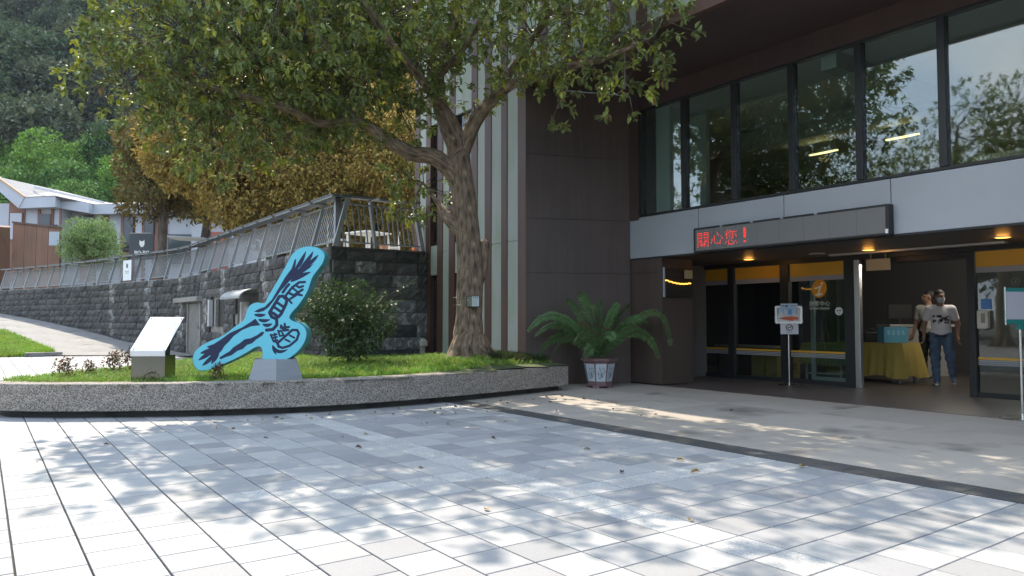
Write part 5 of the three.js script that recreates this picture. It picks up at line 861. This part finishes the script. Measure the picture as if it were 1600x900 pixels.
// ---------- signs and fittings at the entrance ----------
{
  const t = thing('notice_stand', 'chrome notice stand with an arrow poster and a no-smoking sheet', 'sign stand', [12.12, 0, 8.12], CAM);
  mesh('base', new THREE.LatheGeometry([[0.001, 0.002], [0.19, 0.002], [0.19, 0.012], [0.06, 0.03], [0.016, 0.045], [0.001, 0.045]].map((p) => new THREE.Vector2(...p)), 32), M.steel, t);
  mesh('pole', rod(V3(0, 0.03, 0), V3(0, 1.15, 0), 0.013, 0.013, 14), M.steel, t);
  const fr = new THREE.Shape(), R = (x, y, w, h, q) => { fr.moveTo(x + q, y); fr.lineTo(x + w - q, y); fr.quadraticCurveTo(x + w, y, x + w, y + q); fr.lineTo(x + w, y + h - q); fr.quadraticCurveTo(x + w, y + h, x + w - q, y + h); fr.lineTo(x + q, y + h); fr.quadraticCurveTo(x, y + h, x, y + h - q); fr.lineTo(x, y + q); fr.quadraticCurveTo(x, y, x + q, y); }; R(-0.25, 1.135, 0.5, 0.325, 0.03);
  const hole = new THREE.Path(); hole.moveTo(-0.215, 1.17); hole.lineTo(-0.215, 1.425); hole.lineTo(0.215, 1.425); hole.lineTo(0.215, 1.17); hole.closePath(); fr.holes.push(hole);
  mesh('frame', new THREE.ExtrudeGeometry(fr, { depth: 0.025, bevelEnabled: true, bevelSize: 0.003, bevelThickness: 0.003, bevelSegments: 2 }), mat([0.75, 0.76, 0.76], 0.25, { metalness: 0.8 }), t);
  const a1 = canvasTex(512, 304, (c) => { c.fillStyle = '#d3d5d6'; c.fillRect(0, 0, 512, 304); c.fillStyle = '#a9cbe4'; c.fillRect(70, 0, 330, 110); c.fillStyle = '#bcd3ea'; c.fillRect(150, 30, 180, 130); c.strokeStyle = '#6b8aa8'; c.lineWidth = 6; c.strokeRect(150, 30, 180, 130); c.fillStyle = '#5aa0dd'; c.fillRect(245, 40, 78, 108); c.fillStyle = '#d8c8cc'; c.fillRect(165, 60, 50, 80); c.fillStyle = '#2f5566'; c.fillRect(24, 20, 18, 130); c.fillStyle = '#7f98a6'; c.fillRect(420, 30, 20, 110); c.fillStyle = '#cf6a45'; c.beginPath(); c.moveTo(50, 232); c.lineTo(170, 196); c.lineTo(350, 182); c.lineTo(372, 200); c.lineTo(470, 204); c.lineTo(466, 258); c.lineTo(366, 262); c.lineTo(352, 286); c.lineTo(180, 262); c.closePath(); c.fill(); c.fillStyle = '#6d3a28'; c.fillRect(52, 226, 110, 8); });
  const a2 = canvasTex(256, 176, (c) => { c.fillStyle = '#d0d3d8'; c.fillRect(0, 0, 256, 176); c.strokeStyle = '#4a2f33'; c.lineWidth = 13; c.beginPath(); c.arc(128, 68, 46, 0, 7); c.stroke(); c.lineWidth = 9; c.beginPath(); c.moveTo(96, 100); c.lineTo(160, 36); c.stroke(); c.fillStyle = '#4a2f33'; c.fillRect(96, 62, 64, 10); c.fillStyle = '#8d9298'; c.fillRect(78, 136, 90, 12); });
  const a3 = canvasTex(256, 72, (c) => { c.fillStyle = '#bcd2e2'; c.fillRect(0, 0, 256, 72); c.fillStyle = '#34507e'; c.fillRect(14, 26, 20, 18); c.fillRect(40, 26, 18, 18); c.beginPath(); c.moveTo(70, 18); c.lineTo(84, 28); c.lineTo(100, 28); c.lineTo(112, 18); c.lineTo(106, 56); c.lineTo(78, 56); c.fill(); c.fillStyle = '#88aed0'; c.fillRect(140, 26, 90, 10); c.fillRect(140, 42, 80, 8); });
  const ps = (x, y, w, h, z, tx, n) => mesh(n, new THREE.PlaneGeometry(w, h).translate(x, y, z), new THREE.MeshStandardMaterial({ map: tx, roughness: 0.5, side: THREE.DoubleSide }), t);
  ps(0, 1.2975, 0.44, 0.262, 0.012, a1, 'poster'); ps(0.01, 1.04, 0.33, 0.2, 0.02, a2, 'no_smoking_sheet'); ps(0.005, 1.46, 0.31, 0.085, 0.032, a3, 'header_sheet');
}
{
  const t = thing('teal_sign_stand', 'chrome sign stand with a teal-edged blank page at the entrance step', 'sign stand', [10.28, 0, 3.71], CAM + 0.25);
  mesh('base', new THREE.LatheGeometry([[0.001, 0.002], [0.24, 0.002], [0.24, 0.015], [0.08, 0.04], [0.02, 0.06], [0.001, 0.06]].map((p) => new THREE.Vector2(...p)), 36), M.steel, t);
  mesh('pole', rod(V3(0, 0.04, 0), V3(0, 1.18, 0), 0.017, 0.017, 16), M.steel, t);
  const teal = mat([0.01, 0.17, 0.15], 0.45);
  mesh('bracket', rbx(0.06, 0.07, 0.05, 0.008, 0, 1.12, 0), teal, t);
  mesh('back_board', rbx(0.5, 0.44, 0.02, 0.006, 0, 1.37, 0.02), teal, t);
  mesh('page', bx(0.47, 0.335, 0.004, 0, 1.375, 0.034), mat([0.42, 0.41, 0.45], 0.5), t);
  mesh('side_rail', rod(V3(-0.245, 1.14, 0.03), V3(-0.245, 1.6, 0.03), 0.01), M.steel, t);
}
{
  const t = thing('sanitizer_dispenser', 'cream hand sanitizer dispenser fixed to the glass', 'dispenser', [U2 - 0.01, 1.06, 5.05]);
  mesh('body', rbx(0.11, 0.29, 0.16, 0.025, -0.06, 0.145, 0), mat([0.5, 0.47, 0.4], 0.4), t);
  mesh('window', rbx(0.01, 0.15, 0.06, 0.004, -0.116, 0.17, 0.015), mat([0.2, 0.2, 0.17], 0.25), t);
  mesh('spout', bx(0.06, 0.02, 0.06, -0.07, -0.008, 0), M.galvDark, t);
  single('dispenser_label', 'small blue and white instruction card above the dispenser', 'label card', [bx(0.004, 0.16, 0.14, U2 - 0.014, 1.45, -5.03)], new THREE.MeshStandardMaterial({ color: lin(0.07, 0.2, 0.5), roughness: 0.5 }));
}
single('hanging_notice', 'pale cream notice board hanging under the door header', 'notice', [bx(0.02, 0.2, 0.42, U2 - 0.08, 2.16, -6.68), bx(0.008, 0.12, 0.012, U2 - 0.08, 2.3, -6.55), bx(0.008, 0.12, 0.012, U2 - 0.08, 2.3, -6.81)], mat([0.36, 0.34, 0.24], 0.7));
// ---------- things inside the hall ----------
function cloth(w, d, h, y0, seed, flare = 0.06) { // table cover with soft folds, top at h
  const pos = [], idx = [], N = 120, rows = 8, r = rng(seed), ph = r() * 6;
  const per = (t) => { const L = 2 * (w + d); let s = t * L; if (s < w) return [-w / 2 + s, d / 2, 0, 1]; s -= w; if (s < d) return [w / 2, d / 2 - s, 1, 0]; s -= d; if (s < w) return [w / 2 - s, -d / 2, 0, -1]; s -= w; return [-w / 2, -d / 2 + s, -1, 0]; };
  for (let j = 0; j <= rows; j++) for (let i = 0; i <= N; i++) { const [x, z, nx, nz] = per((i % N) / N), k = j / rows, s = (i % N) / N * 2 * (w + d), f = k * (flare + 0.03 * Math.sin(s * 17 + ph) + 0.022 * Math.sin(s * 41 + 1.3)), cnr = Math.min(Math.abs(Math.abs(x) - w / 2), 1) + Math.min(Math.abs(Math.abs(z) - d / 2), 1); pos.push(x + nx * f + Math.sign(x) * k * 0.1 * Math.exp(-cnr * 9), lerp(h, y0 + 0.025 * Math.sin(s * 9), k), z + nz * f + Math.sign(z) * k * 0.1 * Math.exp(-cnr * 9)); }
  for (let j = 0; j < rows; j++) for (let i = 0; i < N; i++) { const a = j * (N + 1) + i, b = a + N + 1; idx.push(a, b, a + 1, b, b + 1, a + 1); }
  const g = new THREE.BufferGeometry(); g.setAttribute('position', new THREE.Float32BufferAttribute(pos, 3)); g.setIndex(idx); g.computeVertexNormals();
  return merge([triUV(g), bx(w + 0.004, 0.012, d + 0.004, 0, h + 0.004, 0)]);
}
function legs(t, w, d, h, m = M.galv) { for (const [a, b] of [[-1, -1], [1, -1], [1, 1], [-1, 1]]) mesh('leg', bx(0.04, h, 0.04, a * (w / 2 - 0.06), h / 2, b * (d / 2 - 0.06)), m, t); }
{
  let t = thing('covered_table', 'reception table under a mustard yellow cloth inside the open door', 'table', [14.45, 0, 7.72]);
  mesh('tabletop', bx(0.66, 0.03, 1.3, 0, 0.73, 0), M.darkroom, t); legs(t, 0.66, 1.3, 0.715);
  single('yellow_tablecloth', 'mustard yellow cloth draped over the reception table', 'tablecloth', cloth(0.7, 1.36, 0.752, 0.12, 5).translate(14.45, 0, -7.72), mat([0.42, 0.32, 0.07], 0.85, { map: rep(T.cloth, 2) }));
  t = thing('side_table', 'small white-legged table under a green-yellow cloth behind the sliding glass', 'table', [14.1, 0, 8.55], 0.2);
  mesh('tabletop', bx(0.6, 0.03, 0.8, 0, 0.7, 0), M.white, t); legs(t, 0.6, 0.8, 0.69, M.white); mesh('stretcher', bx(0.03, 0.03, 0.7, -0.24, 0.12, 0), M.white, t);
  single('green_cloth', 'green-yellow cloth hanging over the small side table', 'tablecloth', cloth(0.63, 0.83, 0.722, 0.3, 9, 0.04).applyMatrix4(new THREE.Matrix4().makeRotationY(0.2)).translate(14.1, 0, -8.55), mat([0.36, 0.4, 0.12], 0.85, { map: rep(T.cloth, 2) }));
  const art = canvasTex(512, 320, (c) => { c.fillStyle = '#5da3bd'; c.fillRect(0, 0, 512, 320); c.strokeStyle = '#a5d4e2'; c.lineWidth = 9; const r = rng(4); for (let k = 0; k < 4; k++) { const x = 60 + k * 105; for (let q = 0; q < 5; q++) { c.beginPath(); c.moveTo(x + r() * 14, 70 + q * 20); c.lineTo(x + 60 + r() * 20, 70 + q * 20 + (r() - 0.5) * 8); c.stroke(); } c.beginPath(); c.moveTo(x + 38, 56); c.lineTo(x + 34, 165); c.stroke(); } });
  t = thing('blue_box', 'light blue box with pale characters standing on the yellow cloth', 'box', [14.3, 0.765, 7.32], CAM);
  mesh('body', rbx(0.46, 0.3, 0.26, 0.006, 0, 0.15, 0), mat([0.11, 0.35, 0.47], 0.6), t); mesh('print', new THREE.PlaneGeometry(0.45, 0.28).translate(0, 0.15, 0.1325), new THREE.MeshStandardMaterial({ map: art, roughness: 0.6 }), t); mesh('slot', bx(0.32, 0.012, 0.06, 0, 0.306, 0), M.black, t);
  t = thing('black_case', 'black case lying beside the blue box on the table', 'case', [14.35, 0.765, 7.75], CAM); mesh('body', rbx(0.36, 0.2, 0.2, 0.02, 0, 0.1, 0), M.black, t); mesh('handle', new THREE.TorusGeometry(0.06, 0.01, 6, 16, Math.PI).translate(0, 0.2, 0), M.black, t);
  const card = mat([0.36, 0.27, 0.11], 0.85, { map: rep(T.cloth, 2) });
  for (const [u, v, w, h, lb] of [[13.15, 9.42, 0.3, 0.5, 'narrow yellow-brown carton behind the glass'], [13.2, 8.98, 0.55, 0.5, 'wide yellow-brown carton with printed lines behind the glass']]) { const b = thing('carton', lb, 'carton', [u, 0.002, v], CAM + 0.3, 'cartons behind the glass'); mesh('body', rbx(w, h, 0.36, 0.006, 0, h / 2, 0), card, b); mesh('tape', bx(w + 0.003, 0.002, 0.05, 0, h + 0.001, 0), mat([0.5, 0.42, 0.25], 0.4), b); for (let k = 0; k < 3; k++) mesh('printed_line', bx(w * 0.4, 0.02, 0.002, w * 0.12, h * 0.62 - k * 0.045, 0.1815), M.black, b); }
  t = thing('reception_counter', 'pale reception counter at the back of the hall', 'counter', [16.6, 0, 8.0], CAM); mesh('front', bx(1.3, 1.05, 0.5, 0, 0.525, 0), mat([0.4, 0.4, 0.38], 0.6), t); mesh('top', rbx(1.4, 0.05, 0.6, 0.01, 0, 1.08, 0), mat([0.5, 0.5, 0.48], 0.5), t);
  t = thing('computer_monitor', 'dark computer monitor on the reception counter', 'monitor', [16.55, 1.105, 8.3], CAM); mesh('screen', rbx(0.52, 0.32, 0.04, 0.008, 0, 0.28, 0), M.black, t); mesh('neck', bx(0.05, 0.14, 0.03, 0, 0.08, -0.03), M.black, t); mesh('foot', bx(0.22, 0.015, 0.16, 0, 0.008, -0.02), M.black, t);
  t = thing('paper_tray', 'white paper tray beside the monitor on the counter', 'tray', [16.65, 1.105, 7.75], CAM); mesh('tray', [bx(0.24, 0.01, 0.3, 0, 0.006, 0), bx(0.24, 0.16, 0.01, 0, 0.09, -0.14)], M.white, t); mesh('papers', bx(0.2, 0.03, 0.26, 0, 0.026, 0.01), mat([0.6, 0.6, 0.58], 0.8), t);
  t = thing('hall_bench', 'long low bench with a pale top behind the left glass', 'bench', [13.9, 0, 10.3]); mesh('seat', rbx(0.45, 0.05, 1.6, 0.01, 0, 0.62, 0), mat([0.45, 0.42, 0.34], 0.6), t); for (const z of [-0.7, 0.7]) mesh('leg', bx(0.4, 0.6, 0.05, 0, 0.3, z), M.black, t);
  t = thing('leaning_pole', 'thin white pole leaning upstairs against the left window', 'pole', [10.6, 3.13, 9.55]); mesh('shaft', rod(V3(0, 0.02, 0), V3(0.15, 1.35, 0.42), 0.012), M.white, t); mesh('knob', new THREE.SphereGeometry(0.03, 12, 8).translate(0.05, 0.45, 0.14), M.black, t);
}
// fallen leaves on the paving
{
  const r = rng(55), g = [];
  const lf = []; for (let k = 0; k < 5; k++) { const L = new Leaves(); L.leaf(V3(0, 0.006, 0), V3(1, 0.05, 0), V3(0, 1, 0), 0.085, 0.042, [1, 1, 1]); const q = L.build(); q.deleteAttribute('color'); const p = q.attributes.position; for (let i = 0; i < p.count; i++) p.setY(i, p.getY(i) + Math.abs(p.getZ(i)) * (0.3 + 0.2 * k) + 0.004); q.computeVertexNormals(); lf.push(q); }
  const lm = [[0.22, 0.13, 0.05], [0.12, 0.07, 0.035], [0.3, 0.22, 0.09], [0.09, 0.06, 0.04]].map((c) => mat(c, 0.8));
  const spots = [[4.55, 5.2, 2], [4.9, 4.3, 2], [5.42, 3.55, 2], [4.62, 3.9, 2]];
  for (let k = 0; k < 70; k++) { const t = r(); spots.push(t < 0.85 ? [2 + r() * 5.6, 9.1 - r() * r() * 3.4, Math.floor(r() * 4)] : [r() * 8.5, 2.5 + r() * 6, Math.floor(r() * 4)]); }
  spots.forEach(([u, v, m], k) => { const o = mesh(numbered('fallen_leaf'), lf[k % 5], lm[m], scene); o.position.copy(P(u, 0.002, v)); o.rotation.y = r() * 6.28; o.scale.setScalar(k < 4 ? 0.9 : 0.38 + r() * 0.4); o.userData = { label: 'dry curled brown leaf fallen on the paving', category: 'leaf', group: 'fallen leaves on the paving' }; });
}

// ---------- people ----------
const smin = (a, b, k) => { const h = Math.max(k - Math.abs(a - b), 0) / k; return Math.min(a, b) - h * h * k * 0.25; };
const caps = (ax, ay, az, bx_, by, bz, r0, r1) => { const dx = bx_ - ax, dy = by - ay, dz = bz - az, q = dx * dx + dy * dy + dz * dz; return (x, y, z) => { const t = clamp(((x - ax) * dx + (y - ay) * dy + (z - az) * dz) / q); return Math.hypot(x - ax - dx * t, y - ay - dy * t, z - az - dz * t) - lerp(r0, r1, t); }; };
const ell = (cx, cy, cz, a, b, c) => (x, y, z) => { const p = (x - cx) / a, q = (y - cy) / b, s = (z - cz) / c, k = Math.hypot(p, q, s), k2 = Math.hypot(p / a, q / b, s / c); return k2 > 0 ? k * (k - 1) / k2 : -Math.min(a, b, c); };
const blend = (list, k) => (x, y, z) => { let d = 1e3; for (const f of list) d = smin(d, f(x, y, z), k); return d; };
function sdfGeo(f, lo, hi, n, color) {
  const mc = new MarchingCubes(n, new THREE.MeshBasicMaterial(), false, false, 120000); mc.isolation = 0; const h = n / 2, P2 = (i, a) => lo[a] + ((i - h) / h + 1) / 2 * (hi[a] - lo[a]);
  for (let z = 0; z < n; z++) for (let y = 0; y < n; y++) for (let x = 0; x < n; x++) mc.field[x + y * n + z * n * n] = (x < 2 || y < 2 || z < 2 || x > n - 3 || y > n - 3 || z > n - 3) ? -0.05 : -f(P2(x, 0), P2(y, 1), P2(z, 2));
  mc.update();
  const c = mc.count, pos = new Float32Array(c * 3), nor = new Float32Array(c * 3), col = color ? new Float32Array(c * 3) : null, e = 0.003;
  for (let i = 0; i < c; i++) {
    const p = [0, 1, 2].map((a) => lo[a] + (mc.positionArray[i * 3 + a] + 1) / 2 * (hi[a] - lo[a])); pos.set(p, i * 3);
    const [x, y, z] = p, g = V3(f(x + e, y, z) - f(x - e, y, z), f(x, y + e, z) - f(x, y - e, z), f(x, y, z + e) - f(x, y, z - e)).normalize(); nor.set([g.x, g.y, g.z], i * 3);
    if (col) col.set(color(x, y, z), i * 3);
  }
  const g = new THREE.BufferGeometry(); g.setAttribute('position', new THREE.BufferAttribute(pos, 3)); g.setAttribute('normal', new THREE.BufferAttribute(nor, 3)); if (col) g.setAttribute('color', new THREE.BufferAttribute(col, 3)); return g;
}
function person(o) {
  const t = thing('person', o.label, 'person', o.at, o.turn); t.scale.setScalar(o.s ?? 1);
  const skin = mat(o.skin ?? [0.3, 0.17, 0.11], 0.55), n = o.n ?? 84, J = o.pose;
  const limb = (a, b, r0, r1, g = 0) => caps(...a, ...b, r0 + g, r1 + g);
  const arms = (g) => [limb(J.sL, J.eL, 0.048, 0.04, g), limb(J.eL, J.wL, 0.04, 0.028, g), limb(J.sR, J.eR, 0.048, 0.04, g), limb(J.eR, J.wR, 0.04, 0.028, g)];
  const torso = (g) => [ell(0, 1.28, 0, 0.175 + g, 0.2, 0.115 + g), ell(0, 1.08, 0.02, 0.155 + g, 0.18, 0.115 + g), ell(0, 0.96, 0, 0.165 + g, 0.12, 0.12 + g), caps(-0.15, 1.4, 0, 0.15, 1.4, 0, 0.07 + g, 0.07 + g)];
  const leg = (g) => [limb(J.hL, J.kL, 0.088, 0.062, g), limb(J.kL, J.aL, 0.06, 0.042, g), limb(J.hR, J.kR, 0.088, 0.062, g), limb(J.kR, J.aR, 0.06, 0.042, g)];
  const neck = caps(0, 1.4, -0.01, 0, 1.56, 0.0, 0.062, 0.055);
  const body = blend([...torso(-0.03), ...arms(0), ...leg(-0.006), neck], 0.05);
  // head in its own frame, turned on the neck
  const hy = 1.63, ca = Math.cos(o.look ?? 0), sa = Math.sin(o.look ?? 0), H = (f) => (x, y, z) => f(x * ca - z * sa, y - hy, x * sa + z * ca);
  const head = blend([ell(0, 0.025, -0.012, 0.076, 0.1, 0.095), ell(0, -0.045, 0.022, 0.06, 0.075, 0.068), ell(0, -0.1, 0.045, 0.03, 0.025, 0.03), ell(0, -0.012, 0.098, 0.013, 0.03, 0.018), ell(0.079, -0.01, -0.012, 0.012, 0.03, 0.02), ell(-0.079, -0.01, -0.012, 0.012, 0.03, 0.02), ell(0, 0.03, 0.075, 0.05, 0.015, 0.018), ell(0, -0.062, 0.083, 0.022, 0.011, 0.012)], 0.02);
  const eyes = (x, y, z) => Math.min(Math.hypot(x - 0.031, y - 0.008, z - 0.082), Math.hypot(x + 0.031, y - 0.008, z - 0.082)) - 0.012;
  const parts = [sdfGeo(body, [-0.5, -0.02, -0.35], [0.5, 1.6, 0.4], n), sdfGeo(H(head), [-0.15, 1.44, -0.16], [0.15, 1.8, 0.16], 56)];
  for (const [w, e, sd] of [[J.wL, J.eL, -1], [J.wR, J.eR, 1]]) { // hand: palm, four curled fingers, thumb
    const d = V3(w[0] - e[0], w[1] - e[1], w[2] - e[2]).normalize(), f = V3(0, 0.1, 1).normalize(), s = V3().crossVectors(d, f).normalize(), fw = V3().crossVectors(s, d).normalize(), W = V3(...w);
    const at = (a, b, c) => { const p = W.clone().addScaledVector(d, a).addScaledVector(fw, b).addScaledVector(s, c * sd); return [p.x, p.y, p.z]; };
    const fs = [caps(...at(-0.02, 0, 0), ...at(0.03, 0, 0), 0.026, 0.024), caps(...at(0.03, 0.022, 0), ...at(0.085, 0.026, 0), 0.019, 0.014), caps(...at(0.03, -0.018, 0), ...at(0.08, -0.024, 0), 0.018, 0.013), caps(...at(0.04, 0, 0), ...at(0.09, 0, 0), 0.02, 0.014)];
    const palm = blend(fs, 0.015), fing = [];
    [[0.03, 0.07, 0.9], [0.01, 0.08, 1], [-0.01, 0.074, 0.95], [-0.028, 0.058, 0.8]].forEach(([b, l]) => { const k1 = at(0.085, b, 0), k2 = at(0.085 + l * 0.45, b, -0.008), k3 = at(0.085 + l * 0.75, b, -0.026), k4 = at(0.085 + l * 0.86, b, -0.042); fing.push(caps(...k1, ...k2, 0.0095, 0.009), caps(...k2, ...k3, 0.009, 0.008), caps(...k3, ...k4, 0.008, 0.007)); });
    const th1 = at(0.02, 0.025, 0), th2 = at(0.055, 0.05, -0.012), th3 = at(0.085, 0.052, -0.025); fing.push(caps(...th1, ...th2, 0.012, 0.011), caps(...th2, ...th3, 0.011, 0.009));
    const hf = (x, y, z) => { let m = palm(x, y, z), q = 1e3; for (const g of fing) q = Math.min(q, g(x, y, z)); return smin(m, q, 0.008); }, c = at(0.07, 0, 0);
    parts.push(sdfGeo(hf, [c[0] - 0.12, c[1] - 0.13, c[2] - 0.12], [c[0] + 0.12, c[1] + 0.13, c[2] + 0.12], 56));
  }
  const bodyMesh = mesh('body', merge(parts), skin, t);
  // clothes
  const sl = o.sleeve ?? 0.62, cut = (a, b) => [lerp(a[0], b[0], sl), lerp(a[1], b[1], sl), lerp(a[2], b[2], sl)];
  const shirtF0 = blend([...torso(0.006), caps(...J.sL, ...cut(J.sL, J.eL), 0.068, 0.064), caps(...J.sR, ...cut(J.sR, J.eR), 0.068, 0.064)], 0.045), hem = o.hem ?? 0.9;
  const shirtF = (x, y, z) => Math.max(shirtF0(x, y, z) + 0.006 * Math.sin(y * 40 + x * 22) * Math.exp(-Math.abs(y - 1.02) * 6), hem - y, Math.hypot(x, (y - 1.5) * 0.9, z + 0.0) < 0.085 ? 0.085 - Math.hypot(x, (y - 1.5) * 0.9, z) : -1);
  const print = o.print ? (x, y, z) => { const inside = z > 0.03 && Math.abs(x) < 0.13 && y > 1.13 && y < 1.29, k = vn(x * 34 + 50 + 1.5 * vn(y * 40, x * 20 + 60, 512, 512, 9), y * 26, 512, 512, 3) * 0.7 + vn(x * 90 + 90, y * 70, 512, 512, 4) * 0.3 - 0.1 * smooth(0.09, 0.13, Math.abs(x)) - 0.1 * smooth(0.06, 0.08, Math.abs(y - 1.21)); return inside && k > 0.43 ? [0.03, 0.03, 0.035] : o.shirt; } : () => o.shirt;
  mesh('shirt', sdfGeo(shirtF, [-0.5, 0.8, -0.25], [0.5, 1.56, 0.25], n + 8, print), new THREE.MeshStandardMaterial({ vertexColors: true, roughness: 0.9, side: THREE.DoubleSide }), t);
  const pantF0 = blend([ell(0, 0.94, 0, 0.168, 0.1, 0.125), ...leg(0.016)], 0.04), low = o.shorts ?? 0.085;
  mesh('trousers', sdfGeo((x, y, z) => Math.max(pantF0(x, y, z) + 0.005 * Math.sin(y * 46 + x * 12 + z * 9), low - y, y - (hem + 0.07)), [-0.4, -0.02, -0.35], [0.4, 1.06, 0.4], n, (x, y, z) => { const k = 0.75 + 0.5 * vn(x * 18 + 40, y * 18, 512, 512, 8); return o.pants.map((c) => c * k); }), new THREE.MeshStandardMaterial({ vertexColors: true, roughness: 0.9, side: THREE.DoubleSide }), t);
  mesh('belt', new THREE.TorusGeometry(0.148, 0.014, 6, 40).rotateX(Math.PI / 2).scale(1.12, 1.3, 0.86).translate(0, hem + 0.008, 0), M.black, t);
  for (const [a, b] of [[J.aL, J.tL], [J.aR, J.tR]]) { const f = blend([caps(a[0], a[1] - 0.035, a[2] - 0.02, ...b, 0.045, 0.036), caps(...a, a[0], a[1] - 0.03, a[2], 0.045, 0.045)], 0.03), base = Math.min(a[1] - 0.085, b[1] - 0.03); mesh('shoe', sdfGeo((x, y, z) => Math.max(f(x, y, z), base - y), [a[0] - 0.15, -0.06, Math.min(a[2], b[2]) - 0.12], [a[0] + 0.15, 0.22, Math.max(a[2], b[2]) + 0.12], 40, (x, y) => (y < base + 0.03 ? [0.6, 0.62, 0.64] : o.shoe)), new THREE.MeshStandardMaterial({ vertexColors: true, roughness: 0.7, side: THREE.DoubleSide }), t); }
  const hairF = (x, y, z) => Math.max(blend([ell(0, 0.035, -0.02, 0.084, 0.102, 0.1)], 0.01)(x, y, z), -(z * 0.75 + (0.04 - y) + 0.0 - 0.0) * -1 - 0.0, (0.035 + 0.55 * z) - y - 0.06 * (z < -0.04 ? 1 : 0));
  mesh('hair', sdfGeo(H((x, y, z) => Math.max(ell(0, 0.035, -0.02, 0.084, 0.102, 0.101)(x, y, z), Math.min(0.05 - y, z + 0.02))), [-0.15, 1.5, -0.18], [0.15, 1.82, 0.16], 48), mat([0.015, 0.013, 0.012], 0.6), t);
  const eg = [[0.031], [-0.031]].map(([x]) => { const q = V3(x, 0.008, 0.084); return new THREE.SphereGeometry(0.011, 10, 8).translate(q.x * ca + q.z * sa, q.y + hy, -q.x * sa + q.z * ca); });
  for (const g of eg) mesh('eye', g, M.black, t);
  if (o.mask) mesh('face_mask', sdfGeo(H((x, y, z) => Math.max(head(x, y, z) - 0.007, -0.115 - y, y + 0.018, 0.015 - z, Math.abs(x) - 0.072)), [-0.15, 1.48, -0.16], [0.15, 1.68, 0.18], 48), mat([0.62, 0.65, 0.68], 0.8), t);
  if (o.strap) mesh('bag_strap', tube([V3(0.16, 1.47, -0.02), V3(0.1, 1.42, 0.1), V3(-0.02, 1.22, 0.145), V3(-0.14, 1.02, 0.11), V3(-0.18, 0.95, 0.0), V3(-0.1, 1.1, -0.125), V3(0.08, 1.38, -0.12), V3(0.16, 1.47, -0.02)], [0.02, 0.02, 0.02, 0.02], 6), M.black, t);
  return t;
}
const walk = { sL: [-0.19, 1.4, 0], eL: [-0.265, 1.13, -0.03], wL: [-0.28, 0.9, 0.07], sR: [0.19, 1.4, 0], eR: [0.27, 1.13, -0.04], wR: [0.265, 0.9, 0.03], hL: [-0.09, 0.92, 0], kL: [-0.095, 0.5, 0.07], aL: [-0.085, 0.09, 0.04], tL: [-0.09, 0.035, 0.2], hR: [0.09, 0.92, 0], kR: [0.135, 0.51, 0.09], aR: [0.18, 0.16, -0.12], tR: [0.2, 0.045, 0.0] };
const stand = { ...walk, kR: [0.11, 0.5, 0.02], aR: [0.12, 0.09, 0], tR: [0.13, 0.035, 0.16], kL: [-0.11, 0.5, 0.02], aL: [-0.12, 0.09, 0], tL: [-0.13, 0.035, 0.16] };
person({ label: 'person in a printed white T-shirt, blue jeans and face mask walking through the open door', at: [14.45, 0.001, 6.5], turn: -1.1, look: 0.45, pose: walk, shirt: [0.75, 0.72, 0.74], print: true, pants: [0.075, 0.12, 0.19], shoe: [0.12, 0.14, 0.17], mask: true, n: 92 });
person({ label: 'person in a pale T-shirt with a black shoulder strap standing behind the walking one', at: [15.5, 0.001, 7.2], turn: -1.7, look: -0.8, pose: stand, shirt: [0.5, 0.49, 0.45], pants: [0.02, 0.02, 0.022], shoe: [0.03, 0.03, 0.03], strap: true, n: 72, s: 1.02 });
person({ label: 'person in a grey top behind the reception counter', at: [17.2, 0.001, 8.0], turn: -1.15, look: 0.3, pose: stand, shirt: [0.16, 0.16, 0.17], pants: [0.03, 0.03, 0.03], shoe: [0.03, 0.03, 0.03], n: 60, s: 0.9 });
{ const [u, v] = cf(-34.15, 49.5); person({ label: 'person in a black top and dark shorts at the far end of the terrace', at: [u, 2.72, v], turn: CAM + 0.6, look: 0, pose: stand, shirt: [0.02, 0.02, 0.025], pants: [0.03, 0.03, 0.035], shoe: [0.2, 0.2, 0.2], shorts: 0.5, n: 60, s: 0.98 }); }

scene.traverse((o) => { if (o.isMesh) { o.castShadow = true; o.receiveShadow = true; } });
scene.fog = new THREE.FogExp2(0xd5e2f0, 0.0002);
renderer.render(scene, camera);
